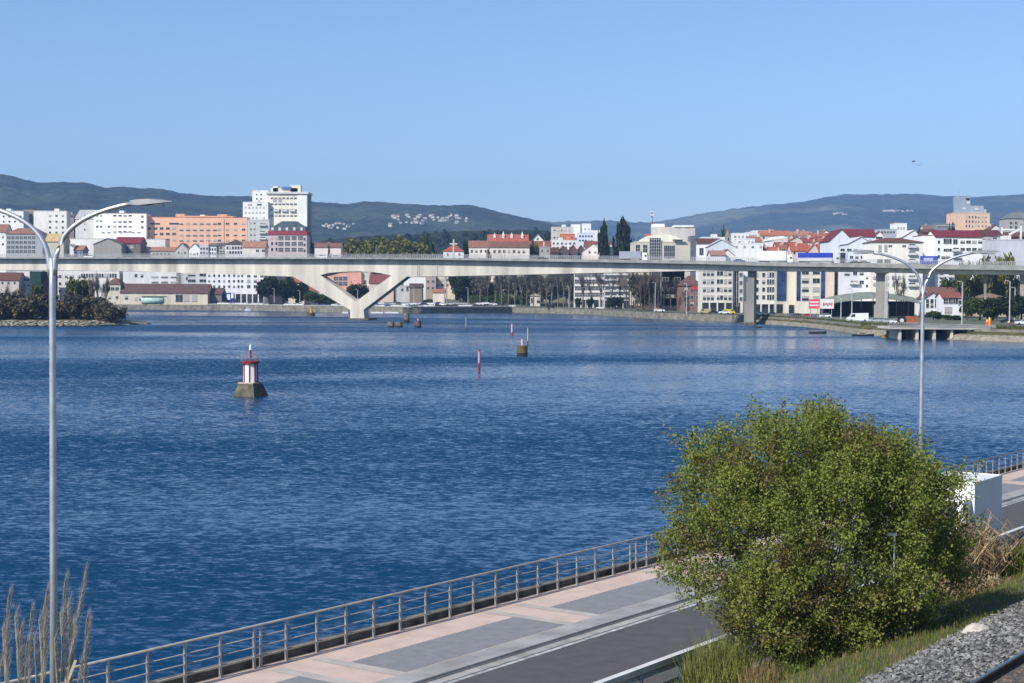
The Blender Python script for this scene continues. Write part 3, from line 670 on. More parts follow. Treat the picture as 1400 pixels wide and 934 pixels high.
def semi(px, y, L, H, col, label, cabcol, cab_right=True, top=None):
    o = empty('semi_trailer_truck', on_bridge(px, y), label, 'truck', 'lorries crossing the bridge', BRZ)
    m = mat('trailer_%02x%02x%02x' % col, lin(col), .5, .06, .4)
    MB().box(-L, 0, 1.15, 0, 2.5, H).build('trailer', m, o)
    if top: MB().box(-L - .02, -.02, H - 1.9, .02, 2.52, H + .03).build('tarpaulin', mat('blue_tarp', lin((40, 62, 165)), .5, .1, .6), o)
    MB().prism_y([(.5, .5), (2.7, .5), (2.75, 1.6), (2.5, 3.1), (1.9, 3.55), (.5, 3.3)], .05, 2.45).build('cab', mat('cab_%02x%02x%02x' % cabcol, lin(cabcol), .4, .05, .5), o)
    g = MB(); g.add([(1.5, .04, 1.75), (2.5, .04, 1.75), (2.35, .04, 2.6), (1.5, .04, 2.6)], [(0, 1, 2, 3)]); g.add([(2.76, .2, 1.7), (2.76, 2.3, 1.7), (2.57, 2.3, 2.9), (2.57, .2, 2.9)], [(0, 1, 2, 3)]); g.build('cab_windows', GLASS, o)
    MB().box(-L + .2, .3, .85, .4, 2.2, 1.14).build('chassis', DARK, o)
    w = MB().tube([(0, -.16, 0), (0, .16, 0)], .5, 14).mesh('wheel', TYRE)
    for x in (-L + 1.2, -L + 2.5, -L + 3.8, 0, 1.9):
        for yy in (.25, 2.25): link('wheel', w, o, (x, yy, .5))
    return o
semi(873.5, 3.5, 8.8, 4.0, (150, 152, 168), 'grey-sided truck on the bridge in front of the low white roofs', WH)
semi(1073, 3.5, 11.0, 4.9, (240, 240, 240), 'all-white articulated truck on the bridge left of the blue-topped trailer', WH)
semi(1137, 3.5, 13.2, 4.3, (205, 205, 205), 'trailer truck with a bright blue tarpaulin top on the bridge', (205, 205, 210), top=True)
for px, y, c, lab in ((437, 3.6, WH, 'white car on the bridge just right of the grey galleried building'), (456, 3.6, SIL, 'silver car on the bridge between the two left cars'), (474, 3.6, GRY, 'dark grey car on the bridge below the olive willow'),
                      (739, 3.6, BLK, 'black car on the bridge below the triangular white pediment'), (116, 3.6, WH, 'white car on the bridge left of the grey gabled house'), (1169, 3.6, BLK, 'black car on the bridge before the white gable house'), (1181, 3.6, GRY, 'grey car on the bridge right behind a black one'),
                      (1009, 3.6, BLU, 'dark blue car on the bridge left of the white articulated truck')):
    car(on_bridge(px, y), BRZ, c, lab, 'car', 'cars crossing the bridge', 1.05)
# tall cross-shaped post and light poles on the far edge of the bridge
cr = MB(); cr.box(-.28, -.28, 0, .28, .28, 8.8).box(-1.7, -.25, 6.6, 1.7, .25, 7.2); cro = cr.build('cross_post', mat('cross_concrete', (.5, .48, .42), .9, .15, 1)); cro.location = on_bridge(598, WIDE - .8); cro.rotation_euler = (0, 0, BRZ)
tag(cro, 'pale cross-shaped post on the far edge of the bridge', 'cross')
pl = MB().tube([(0, 0, 0), (0, 0, 6.5)], [.12, .08], 6).build('pole', STEEL); pl.location = on_bridge(489, WIDE - .8); tag(pl, 'thin bare pole on the bridge in front of the olive willows', 'pole')
for px, lab in ((665, 'slim pink pole on the bridge before the convent, left of a pair'), (669.5, 'slim pole on the bridge before the convent, right of a pair')):
    pl = MB().tube([(0, 0, 0), (0, 0, 4.2)], [.12, .09], 6).build('pole', mat('pinkish_pole', (.5, .3, .27), .7, .1, 1)); pl.location = on_bridge(px, WIDE - .8); tag(pl, lab, 'pole')
# blue sign panel beyond the railing, dark cabinet
sg = empty('billboard', on_bridge(1268.5, WIDE - 1.2), 'blue and white sign panel standing on the bridge behind the right lamp', 'billboard', rz=BRZ)
MB().box(-3.4, 0, 1.0, 3.4, .25, 4.0).build('panel', mat('sign_blue', lin((62, 78, 160)), .5, .12, .5), sg); MB().box(-2.0, -.03, 2.0, 1.6, -.005, 3.3).build('lettering_field', mat('sign_pale', lin((170, 178, 220)), .5, .3, 1.2), sg)
for x in (-2.8, 2.8): MB().box(x - .1, .26, 0, x + .1, .45, 3.6).build('leg', GREYST, sg)
dk = MB().box(-1.0, 0, 0, 1.0, 1.2, 4.6).box(-1.1, -.05, 4.6, 1.1, 1.25, 4.8); dko = dk.build('sign_cabinet', mat('dark_cabinet', lin((48, 50, 66)), .6, .2, 1)); dko.location = on_bridge(1147, WIDE - 2.5); dko.rotation_euler = (0, 0, BRZ)
tag(dko, 'dark upright cabinet on the bridge right of the blue-topped trailer', 'cabinet')

# ------------------------------------------------------------------ things standing or floating on the river
ROCKM = mat('shore_rock', (.30, .27, .21), .95, .4, .8, col2=(.13, .115, .085), detail=9, bump=.5)
def lighthouse():
    p = onz(342.5, 541.5); s = F / p.y; o = empty('navigation_beacon', (p.x, p.y, 0), 'white and red beacon tower on a tapering dark stone base in the river', 'beacon', rz=R(-24))
    bm_ = mat('beacon_stone', (.15, .13, .09), .95, .5, 1.6, col2=(.04, .04, .035), detail=9, bump=.5)
    b = MB(); w0, w1 = 1.62, .92
    b.add([(-w0, -w0, -.6), (w0, -w0, -.6), (w0, w0, -.6), (-w0, w0, -.6), (-w1, -w1, 1.35), (w1, -w1, 1.35), (w1, w1, 1.35), (-w1, w1, 1.35)], [(4, 5, 6, 7), (0, 1, 5, 4), (1, 2, 6, 5), (2, 3, 7, 6), (3, 0, 4, 7)]); b.build('stone_base', bm_, o)
    MB().box(-.98, -.98, 1.35, .98, .98, 1.5).build('plinth', mat('beacon_plinth', (.45, .34, .30), .9, .2, 2), o)
    RDM = mat('beacon_red', lin((150, 45, 48)), .6, .15, 1.5)
    MB().frustum(0, 0, 1.5, 3.55, .78, .74, 8, 0, R(22.5)).build('tower', mat('beacon_white', (.80, .79, .78), .6, .06, 1), o)
    c = MB()
    for k in range(8):
        a = R(22.5 + 45 * k); c.tube([(.80 * math.cos(a), .80 * math.sin(a), 1.5), (.76 * math.cos(a), .76 * math.sin(a), 3.55)], .055, 6)
    c.build('corner_stripes', RDM, o)
    MB().frustum(0, 0, 3.55, 3.80, .95, 1.0, 16).build('gallery', RDM, o)
    rl_ = MB()
    for k in range(12):
        a = 2 * math.pi * k / 12; rl_.tube([(1.05 * math.cos(a), 1.05 * math.sin(a), 3.8), (1.05 * math.cos(a), 1.05 * math.sin(a), 4.5)], .022, 4)
    for z in (4.15, 4.5): rl_.tube([(1.05 * math.cos(2 * math.pi * k / 24), 1.05 * math.sin(2 * math.pi * k / 24), z) for k in range(25)], .022, 4)
    rl_.build('gallery_railing', GREYST, o)
    MB().tube([(0, 0, 3.8), (0, 0, 5.0)], .11, 8).build('lamp_column', RDM, o); MB().frustum(0, 0, 5.0, 5.08, .2, .2, 10).frustum(0, 0, 5.08, 5.5, .15, .12, 10).frustum(0, 0, 5.5, 5.62, .12, .02, 10).build('lantern', mat('lantern_white', (.7, .72, .75), .3, .1, 2), o)
    MB().tube([(.84, .1, 1.5), (.84, .1, 3.5)], .04, 5).tube([(.84, -.25, 1.5), (.84, -.25, 3.5)], .04, 5).build('ladder', DARK, o)
    o.scale = (1.05,) * 3
lighthouse()
def post(px, pyw, pyt, w, rgb, label, cat='channel post', rgb2=None, grp='channel marker posts in the river', split=.5):
    p = onz(px, pyw); zt = at(px, pyt, p.y).z; r = w / 2 * p.y / F
    o = empty('channel_post', (p.x, p.y, 0), label, cat, grp)
    m = mat('post_%02x%02x%02x' % rgb, lin(rgb), .7, .15, 2); m2 = mat('post_%02x%02x%02x' % rgb2, lin(rgb2), .7, .2, 2) if rgb2 else m
    MB().tube([(0, 0, -1), (0, 0, zt * split)], [r, r], 10).build('lower_pole', m2, o); MB().tube([(0, 0, zt * split), (0, 0, zt)], [r * .95, r * .9], 10).build('upper_pole', m, o)
    MB().frustum(0, 0, zt, zt + .25, r * 1.3, r * .5, 10).build('cap', m2, o)
    return o
post(655, 508, 480, 3.6, (196, 150, 150), 'nearest red channel post, standing alone left of the stone dolphin', rgb2=(140, 60, 62), split=.42)
post(700, 459, 443, 3.2, (190, 165, 190), 'small red and white channel post behind the stone dolphin', rgb2=(150, 70, 80), split=.3)
post(637, 452, 434, 1.6, (150, 155, 150), 'thin grey channel post farthest left, below the dark park trees', rgb2=(80, 85, 80), split=.25)
post(721.5, 472, 448, 1.8, (176, 176, 150), 'slim yellowish pole just right of the stone dolphin', rgb2=(70, 90, 80), split=.25)
def dolphin(px, pyw, pyt, w, label, col=(150, 138, 112), post_h=0, dark=(60, 56, 46), cyl=True):
    p = onz(px, pyw); zt = at(px, pyt, p.y).z; r = w / 2 * p.y / F; o = empty('stone_dolphin', (p.x, p.y, 0), label, 'dolphin')
    m = mat('dolphin_%02x%02x%02x' % col, tuple(v * .8 for v in lin(col)), .95, .3, .6, detail=8)
    b = MB(); b.frustum(0, 0, zt * .3, zt, r * .97, r, 14 if cyl else 4, 0, R(35)); b.build('drum', m, o); MB().frustum(0, 0, -1, zt * .3, r * 1.06, r, 14 if cyl else 4, 0, R(35)).build('tidal_band', mat('weed_band', (.035, .035, .025), .9, .4, 1), o)
    if post_h: MB().tube([(0, 0, zt), (0, 0, zt + post_h)], .25, 8).build('marker_pole', mat('post_be9696', lin((200, 160, 165)), .7, .15, 2), o)
    return o
dolphin(714, 486.5, 472.5, 15, 'squat brown stone mooring drum carrying a short pinkish pole', (120, 108, 72), 1.25)
dolphin(534.5, 447.5, 440, 9, 'grey stone stub in the water, left of the touching pair', (150, 142, 122)); dolphin(545.5, 447.5, 440, 10, 'grey stone stub in the water, right of the touching pair', (140, 130, 112))
dolphin(556, 441, 428, 8, 'tallest grey stone stub in the water, behind the others', (140, 134, 118)); dolphin(571.5, 448, 438.5, 9, 'reddish stone stub standing alone right of the other stubs', (132, 108, 98), .8)
def buoy(px, pyw, pyt, w, label):
    p = onz(px, pyw); zt = at(px, pyt, p.y).z; r = w / 2 * p.y / F; o = empty('buoy', (p.x, p.y, 0), label, 'buoy'); m = mat('buoy_yellow', lin((196, 160, 60)), .6, .25, 1)
    MB().frustum(0, 0, -.4, zt * .35, r, r, 14).build('float', mat('buoy_float', (.10, .08, .03), .7, .3, 1), o); MB().frustum(0, 0, zt * .35, zt * .9, r * .45, r * .25, 10).frustum(0, 0, zt * .9, zt, r * .35, r * .35, 10).build('tower', m, o)
buoy(425.5, 432, 420, 10, 'yellow buoy floating left of the V-shaped pier')
def boat(px, pyw, Lpx, label, rgb=(225, 225, 222), cabin=True, hull=None, rz=0.0, h=1.0, cabrgb=(210, 212, 212), name='boat', cat='boat'):
    p = onz(px, pyw); L = Lpx * p.y / F / 2; o = empty(name, (p.x, p.y, 0), label, cat, rz=rz)
    m = mat('boat_%02x%02x%02x' % rgb, lin(rgb), .5, .12, 1); b = MB(); w = L * .34
    st = [(-1, .9, .75), (-.3, 1, .8), (.4, .85, .9), (.8, .45, 1.05), (1, .03, 1.2)]
    for t, a, hh in st: b.v += [(L * t, -w * a, hh * h), (L * t, -w * a * .7, -.25), (L * t, w * a * .7, -.25), (L * t, w * a, hh * h)]
    for k in range(4):
        for j in range(4): q0, q1 = 4 * k + j, 4 * k + (j + 1) % 4; b.f.append((q0, q1, q1 + 4, q0 + 4)); b.m.append(0)
    b.f += [(0, 3, 2, 1), (16, 17, 18, 19)]; b.m += [0, 0]; b.build('hull', m, o)
    if cabin:
        MB().prism_y([(-L * .5, h * .8), (L * .25, h * .8), (L * .12, h * 1.75), (-L * .45, h * 1.75)], -w * .6, w * .6).build('cabin', mat('cabin_%02x%02x%02x' % cabrgb, lin(cabrgb), .5, .1, 1), o)
        MB().box(-L * .35, -w * .6 - .02, h * 1.2, L * .12, -w * .6 - .005, h * 1.55).build('cabin_window', GLASS, o)
    return o
boat(206, 421.5, 20, 'white motor boat moored at the far quay beside the green tanks', h=1.6)
boat(339, 425, 9, 'small white boat afloat off the far quay, left of the buoy', h=1.3)
boat(1118, 456, 24, 'low dark rowing boat off the grassy bank below the billboards', (66, 66, 60), False, h=.7)
boat(1180, 459.5, 30, 'flat dark barge heaped with pale sacks, left of the yellow boat', (58, 56, 50), True, h=.6, cabrgb=(160, 152, 132))
boat(1217, 462, 22, 'yellow work boat moored against the landing stage', (172, 142, 60), True, h=1.2, cabrgb=(190, 158, 70))
boat(1037, 448.5, 8, 'tiny dark skiff right of the tall bridge pier', (50, 52, 54), False, h=.5)
boat(568, 427.5, 16, 'dark covered boat moored at the quay right of the V-shaped pier', (40, 40, 42), True, h=1.5, cabrgb=(44, 44, 48))
for i, (a, c) in enumerate(((468, 476), (499, 505), (507, 524), (526, 545))):
    p = onz((a + c) / 2, 428.3); L = (c - a) * p.y / F / 2
    o = MB().box(-L, -1.3, -.2, L, 1.3, .75).build('pontoon', mat('pontoon_white', (.70, .71, .70), .7, .1, .8)); o.location = (p.x, p.y, 0)
    tag(o, ('white floating pontoon just left of the V-shaped pier', 'shortest white pontoon right of the V-shaped pier', 'white pontoon, middle of the three right of the V-shaped pier', 'white pontoon nearest the dark covered boat')[i], 'pontoon', 'white pontoons off the far quay')

# wooded rocky islet on the left
def islet():
    P = []; xs = list(range(-420, 209, 9))
    for r, t in enumerate((0, .06, .16, .35, .7, 1.0)):
        row = []
        for px in xs:
            e = min(1, max(0, (207 - px) / 60.)); D0 = onz(px, 446.5 if px < 120 else 446.5 - (px - 120) * .035).y; dep = 3 + 60 * e
            hgt = (-.6, .3, .8, 1.5, 2.0, -.6)[r] * (.25 + .75 * e) + (.5 * mnoise.noise((px * .12, r * 1.7, 2)) if 0 < r < 5 else 0)
            D = D0 + dep * t + (1.6 * mnoise.noise((px * .09, r, 5)) if r < 5 else 0); row.append(((px - CX) / F * D, D, hgt if r not in (0, 5) else -.8))
        P.append(row)
    return structure(grid('islet', P, [ROCKM, mat('islet_scrub', (.10, .09, .05), .95, .4, .4, col2=(.05, .06, .025), detail=8)], lambda i, j: 1 if i >= 3 else 0, True))
islet()
def rocks(name, n, fn, s0, s1, m):
    base = np.array([(1, 0, -.3), (-.5, .87, -.3), (-.5, -.87, -.3), (.5, .87, .35), (-1, 0, .35), (.5, -.87, .35)]); tri = [(3, 4, 5), (0, 1, 3), (1, 2, 4), (2, 0, 5), (1, 4, 3), (2, 5, 4), (0, 3, 5)]
    out = []
    for k in range(n):
        q = base * (1 + rng.uniform(-.35, .35, (6, 3))) * rng.uniform(s0, s1) * np.array([1.3, 1, .8]) + np.array(fn())
        for f in tri: out += [q[f[0]], q[f[1]], q[f[2]]]
    return stuff(link(name, npmesh(name, out, 3, m)))
def isl_rock():
    px = rng.uniform(-60, 203); D = onz(px, 446.3 if px < 120 else 446.3 - (px - 120) * .035).y; e = min(1, (207 - px) / 60.); t = rng.uniform(0, 12 * e + 1.5); return ((px - CX) / F * (D + t), D + t, .05 + min(t * .12, 1.3) * (.25 + .75 * e))
rocks('shore_rocks', 520, isl_rock, .2, 1.0, mat('pale_shore_rock', (.27, .24, .185), .95, .4, 1.0, island=.35))
def weed_rock():
    px = rng.uniform(-60, 206); D = onz(px, 446.3 if px < 120 else 446.3 - (px - 120) * .035).y; return ((px - CX) / F * D, D + rng.uniform(-1.2, 1.0), rng.uniform(-.1, .25))
rocks('weed_rocks', 420, weed_rock, .25, .6, mat('weedy_rock', (.075, .07, .03), .95, .4, 1.0, island=.3))
def bank_rock():
    px = rng.uniform(1030, 1460); D = shore(px); return ((px - CX) / F * D, D - rng.uniform(-.5, 2.2), rng.uniform(-.1, 1.2))
rocks('bank_rocks', 700, bank_rock, .25, .7, ROCKM)

# ------------------------------------------------------------------ buildings of the town
def rr(a, b, n): return [a + (b - a) * i / max(1, n - 1) for i in range(n)]
_WIN = {}
def window_mesh(w, h, st):
    key = (round(w, 1), round(h, 1), st)
    if key in _WIN: return _WIN[key]
    w, h = key[0], key[1]; b = MB(); f = .09
    b.add([(-w / 2, -.02, -h / 2), (w / 2, -.02, -h / 2), (w / 2, -.02, h / 2), (-w / 2, -.02, h / 2)], [(0, 1, 2, 3)], 1)
    b.box(-w / 2 - f, -.12, -h / 2 - f, -w / 2, .0, h / 2 + f).box(w / 2, -.12, -h / 2 - f, w / 2 + f, .0, h / 2 + f).box(-w / 2, -.12, h / 2, w / 2, .0, h / 2 + f).box(-w / 2, -.16, -h / 2 - f, w / 2, .0, -h / 2)
    if st == 'd' and w > 1.3: b.box(-.04, -.07, -h / 2, .04, -.025, h / 2)
    if st == 'h': b.box(-w / 2, -.08, 0, w / 2, -.03, h / 2, 2)
    if st == 's': b.box(-w / 2, -.08, -h / 2 + .15, w / 2, -.03, h / 2, 2)
    if st == 'g':
        for k in range(1, max(2, int(w / .8))): x = -w / 2 + k * w / max(2, int(w / .8)); b.box(x - .05, -.08, -h / 2, x + .05, -.025, h / 2)
        b.box(-w / 2, -.075, -.05, w / 2, -.03, .05)
    _WIN[key] = b.mesh('window', [FRAME, GLASSB if st == 'B' else GLASS, SHUT]); return _WIN[key]
_BAL = {}
def balcony_mesh(w):
    key = round(w, 1)
    if key not in _BAL: _BAL[key] = MB().box(-w / 2, -1.3, -.15, w / 2, -.001, 0).box(-w / 2, -1.3, 0.001, w / 2, -1.2, .95).box(-w / 2, -1.199, .001, -w / 2 + .1, -.001, .95).box(w / 2 - .1, -1.199, .001, w / 2, -.001, .95).mesh('balcony', FRAME)
    return _BAL[key]
BL = []
def B(label, px0, px1, yt, D, rgb, dep=14, roof=('flat',), wins=(), yaw=0, name='apartment_block', cat='apartment block', zb=None, group=None, base=None):
    if yt < 350 and px1 < 345 and D < 1016: D += 52      # second row of the left bank
    pm = (px0 + px1) / 2.0
    z0 = (landz(pm, D) if zb is None else zb) - .4
    a, c = at(px0, yt, D), at(px1, yt, D); cy = math.cos(R(yaw)); w = (c.x - a.x) / cy; h = (a.z + c.z) / 2 - z0
    o = empty(name, (a.x, D, z0), label, cat, group, R(yaw))
    m = wallmat(rgb)
    def L(px, py): p = at(px, py, D); return ((p.x - a.x) / cy, p.z - z0)
    b = MB()
    k = roof[0]
    if k in ('gable', 'gablef', 'hip', 'shed'):
        hr = max(.8, at(pm, roof[1], D + dep * (.5 if k != 'shed' else 1)).z - z0 - h)
        rm = roofmat(roof[2]); e = .5
        if k == 'gable':       # ridge runs across the view
            b.prism_x([(0, 0), (dep, 0), (dep, h), (dep / 2, h + hr - .15), (0, h)], 0, w)
            r = MB(); s = hr / (dep / 2); r.prism_x([(-e, h - e * s), (dep / 2, h + hr), (dep + e, h - e * s), (dep + e, h - e * s + .22), (dep / 2, h + hr + .22), (-e, h - e * s + .22)], -e, w + e)
        elif k == 'gablef':    # gable end faces the river
            b.prism_y([(0, 0), (w, 0), (w, h), (w / 2, h + hr - .15), (0, h)], 0, dep)
            r = MB(); s = hr / (w / 2); r.prism_y([(-e, h - e * s), (w / 2, h + hr), (w + e, h - e * s), (w + e, h - e * s + .22), (w / 2, h + hr + .22), (-e, h - e * s + .22)][::1], -e, dep + e)
        elif k == 'hip':
            b.box(0, 0, 0, w, dep, h); q = min(dep, w) * .45
            r = MB(); r.add([(-e, -e, h + .01), (w + e, -e, h + .01), (w + e, dep + e, h + .01), (-e, dep + e, h + .01), (-e, -e, h + .2), (w + e, -e, h + .2), (w + e, dep + e, h + .2), (-e, dep + e, h + .2), (q, dep / 2, h + hr), (max(w - q, q + .1), dep / 2, h + hr)],
                            [(3, 2, 1, 0), (0, 1, 5, 4), (1, 2, 6, 5), (2, 3, 7, 6), (3, 0, 4, 7), (4, 5, 9, 8), (5, 6, 9), (6, 7, 8, 9), (7, 4, 8)])
        else:
            b.prism_x([(0, 0), (dep, 0), (dep, h + hr), (0, h)], 0, w); r = MB(); r.prism_x([(-e, h - .05), (dep + e, h + hr + .02), (dep + e, h + hr + .25), (-e, h + .2)], -e, w + e)
        b.build('wall', m, o); r.build('roof', rm, o)
    else:
        b.box(0, 0, 0, w, dep, h); b.build('wall', m, o)
        MB().box(-.12, -.12, h + .002, w + .12, .22, h + .42).box(-.12, .221, h + .002, .22, dep + .12, h + .42).box(w - .22, .221, h + .002, w + .12, dep + .12, h + .42).build('parapet', m if len(roof) < 2 else mat('cap_%02x%02x%02x' % roof[1], tuple(v * .8 for v in lin(roof[1])), .8, .2, 1), o)
    n = 0
    for (xa, xb, nc, rows, ww, wh, st) in wins:
        for py in rows:
            for px in (rr(xa, xb, nc) if nc > 1 else [(xa + xb) / 2]):
                if n >= 98: break
                x, z = L(px, py)
                if st == 'b':
                    link('window', window_mesh(ww * .7, wh, 'd'), o, (x, -.002, z)); link('balcony', balcony_mesh(ww), o, (x, -.002, z - wh / 2 - .1))
                elif st == 'p':        # smooth dark panel of glass
                    link('window', window_mesh(ww, wh, 'g'), o, (x, -.002, z))
                else:
                    s = st if random.random() > .30 or st in 'gB' else random.choice('hs'); link('window', window_mesh(ww, wh, s), o, (x, -.002, z))
                n += 1
    if base:      # dark shop floor, in pixels
        zt = L(pm, base)[1]; x = 0.4; bb = MB()
        while x < w - 2.2: bb.box(x, -.06, .5, min(x + 3.0, w - .3), -.003, zt); x += 3.7
        bb.build('shopfront', GLASS, o)
    o['_w'], o['_h'], o['_d'] = w, h, dep
    BL.append(o); return o, L, w, h
def addpart(o, name, mb, m): return mb.build(name, m, o)
W_, CR_, GY, BG, PK = (236, 236, 234), (232, 226, 196), (176, 174, 168), (214, 204, 184), (222, 180, 166)
TER, BRN, RD, ORG = (166, 112, 90), (128, 96, 84), (140, 62, 66), (190, 128, 100)

# --- left, above the bridge
B('white flat-roofed block at the far left edge beside a grey-brown strip', -25, 32, 289, 1150, W_, wins=[(5, 28, 4, [296, 303], 1.2, 1.3, 'd')])
B('narrow grey-brown slab between two white blocks on the left', 32.5, 46, 287.5, 1165, (150, 138, 128), wins=[(35, 43, 2, [294, 301, 308], 1.1, 1.3, 'd')])
o, L, w, h = B('white block with four short rows of small windows on the left', 46, 90, 289, 1120, (240, 236, 228), wins=[(68, 85, 3, [295, 303, 311, 318], 1.4, 1.5, 'd')], yaw=4)
B('narrow brown-topped building right of the white block on the left', 90, 101, 296, 1180, (160, 138, 122), roof=('gable', 293, BRN), name='house', cat='house')
o, L, w, h = B('side face of the long white apartments, slight shade put into its grey', 103, 129, 299, 1110, (205, 204, 200), dep=18, yaw=-8, wins=[(113, 120, 1, [296, 306, 314], 1.0, 1.3, 'd')], roof=('gable', 287.5, (190, 190, 188)))  # slight shade of the side face put into the wall colour
B('long white apartment block with small dark windows left of the orange block', 128, 200, 292, 1095, (244, 244, 242), dep=15, roof=('flat', (170, 140, 126)), wins=[(133, 138, 2, [295, 302, 310], 1.6, 1.2, 'd'), (149, 157, 2, [310], 1.4, 1.4, 'd'), (157, 178, 4, [295, 303.5, 310, 317], 2.2, 1.1, 'd'), (193, 196, 1, [296, 303.5, 311], 1.8, 1.4, 'd'), (141, 190, 7, [318], 2.0, .9, 'h')])
OR_ = (236, 186, 156)
o, L, w, h = B('long orange apartment block with raised stair towers above the bridge', 200, 338, 297.5, 1100, OR_, dep=16, roof=('flat', (196, 116, 84)),
  wins=[(204, 238, 5, [312.5, 320, 328], 2.6, 1.7, 'd'), (212, 238, 2, [306], 7.0, 1.2, 'd'), (248, 294, 6, [306, 314.5, 322, 329], 2.8, 1.4, 'h'), (300, 333, 4, [306, 314, 321.5, 329], 2.4, 1.5, 'd')])
for xa, xb, yt in ((240, 252, 292.5), (252, 297, 295), (297, 310.5, 293), (310.5, 319, 295.5)):
    x0, z1 = L(xa, yt); x1, _ = L(xb, yt); MB().box(x0 + .01, .3, h + .01, x1, 12, z1).build('roof_block', wallmat((230, 176, 144)), o)
x0, z0 = L(306.5, 300); MB().box(x0 - .18, -.14, 2, x0 + .18, -.003, z0).build('downpipe', wallmat((150, 84, 62)), o)
B('old grey galleried building with a red-brown roof by the left lamp', 8, 58, 320, 1010, (168, 170, 174), roof=('hip', 312, TER), wins=[(12, 46, 7, [325, 331.5, 338, 344], 2.2, 1.9, 'g')], name='town_house', cat='building')
B('narrow white house with a red roof at the left picture edge', -18, 8, 317, 1015, (236, 234, 230), roof=('gable', 307, TER), wins=[(-8, 4, 2, [324, 334], 1.2, 1.6, 'd')], name='house', cat='house')
B('small house with a yellow roof behind the left lamp', 62, 87, 330, 1030, (206, 196, 168), roof=('gable', 320, (222, 184, 112)), name='house', cat='house')
B('long blank white industrial shed behind the grey gabled house', 76, 226, 327, 1078, (238, 232, 224), dep=14, roof=('flat', (214, 206, 198)), name='warehouse', cat='warehouse')
B('small white gabled house just right of the left lamp post', 84, 103, 340, 1000, W_, roof=('gablef', 334, (206, 200, 196)), name='house', cat='house')
B('small house with orange roof and blue-grey wall near the left lamp', 101, 113, 342, 985, (134, 140, 152), roof=('gable', 336, ORG), wins=[(104, 110, 2, [346], 1.2, 1.4, 'd')], name='house', cat='house')
B('white gabled house peeking left of the left lamp post', 62, 79, 342, 1002, W_, roof=('gablef', 335, (214, 208, 206)), name='house', cat='house')
B('grey gabled house end wall below the red metal roof', 128, 166, 334, 995, (158, 154, 146), dep=16, roof=('gablef', 326.5, (120, 114, 108)), name='house', cat='house')
B('dark grey house with a bright crimson metal roof above the bridge', 157, 192, 332.5, 1006, (118, 112, 108), dep=18, roof=('gable', 324.5, (154, 44, 62)), wins=[(163, 180, 2, [338], 2.2, 2, 'd'), (168, 176, 1, [346], 3, 3.4, 'd')], name='house', cat='house')
B('low building with a long orange tiled roof below the orange block', 206, 240, 343, 990, (176, 170, 160), roof=('gable', 338, ORG), wins=[(210, 236, 6, [347.5], 1.4, 1.5, 'd')], name='house', cat='house')
B('small white house with grey gable below the orange block', 240, 257, 341, 985, (188, 186, 180), roof=('gablef', 333, (150, 146, 140)), wins=[(244, 253, 3, [346], 1.1, 1.5, 'd')], name='house', cat='house')
B('white gabled house directly below the middle of the orange block', 258, 273, 340.5, 985, (240, 238, 236), roof=('gablef', 333.5, (226, 222, 218)), wins=[(261, 270, 3, [347], 1.0, 1.2, 'd')], name='house', cat='house')
B('pale lilac house with two window rows below the orange block', 273, 285, 336, 985, (208, 204, 210), wins=[(275, 283, 3, [340, 346], 1.2, 1.5, 'd')], name='house', cat='house')
B('white flat-fronted house left of a grey-windowed one', 285, 296, 336.5, 986, (236, 236, 236), roof=('gable', 333, (118, 112, 106)), wins=[(287, 294, 3, [341, 346.5], 1.1, 1.5, 'd')], name='house', cat='house')
B('narrow grey house with close dark windows below the orange block', 296, 308, 336, 987, (172, 172, 174), roof=('gable', 332.5, (110, 104, 100)), wins=[(298, 306, 3, [339, 343, 347], 1.4, 1.6, 'd')], name='house', cat='house')
B('white villa with a dark hipped roof and tall windows', 308, 333, 334.5, 985, (226, 224, 222), roof=('hip', 328, (92, 84, 78)), wins=[(311, 330, 6, [339, 345.5], 1.3, 2.0, 'd')], name='house', cat='house')
B('low house with a wide orange roof left of the pinkish galleried building', 331, 362, 338, 1000, (218, 208, 198), roof=('gable', 330, ORG), wins=[(352, 360, 2, [343], 1.8, 1.6, 'd')], name='house', cat='house')
B('light grey apartment block with dark balcony slots beside the orange block', 338.5, 368, 301, 1078, (206, 206, 204), wins=[(352, 366, 1, [307, 317.5, 325.5, 334], 5.0, 1.5, 'b'), (343, 348, 2, [305, 313, 321, 329], 1.2, 1.3, 'h')], yaw=3)
o, L, w, h = B('pale blue-grey lower block in front of the tall yellow tower', 332, 367, 277, 1103, (232, 232, 232), dep=16, yaw=-5, wins=[(336, 361, 6, [284, 291, 298], 1.1, 1.2, 's'), (342, 355, 2, [280], 3.2, 1.1, 'd')])
B('white upper block rising behind the pale blue-grey block', 345, 367, 261, 1110, (232, 230, 228), dep=14, wins=[(351, 357, 2, [266, 272], 1.1, 1.2, 'd')])
YW = (242, 238, 218)
o, L, w, h = B('tall yellow and white apartment tower, the highest building on the left', 365, 420.5, 266, 1105, YW, dep=20, wins=[(372, 404, 7, [271, 279, 287, 295], 2.0, 1.3, 'h'), (376, 383, 2, [274], 2.6, 2.2, 'd'), (378, 400, 3, [288], 4.2, .9, 'b')])
x0, zt = L(407, 267); x1, _ = L(419.8, 267); MB().box(x0, -.35, 0, x1, -.004, zt).build('white_bay', wallmat((240, 240, 240)), o)
x0, zt = L(364, 262.5); x1, z0 = L(422, 266); MB().box(x0, -1.2, h + .43, x1, 21, h + 1.9).build('roof_slab', wallmat((214, 214, 208)), o)
for xa, xb, ya in ((369, 406, 256.5), (372, 379, 254), (396, 410, 252.5)):
    x0, zt = L(xa, ya); x1, _ = L(xb, ya); MB().box(x0, 4, h + 1.91, x1, 12 - (xb - xa) * .05, zt).build('penthouse', wallmat((226, 220, 200)), o)
sb = MB()
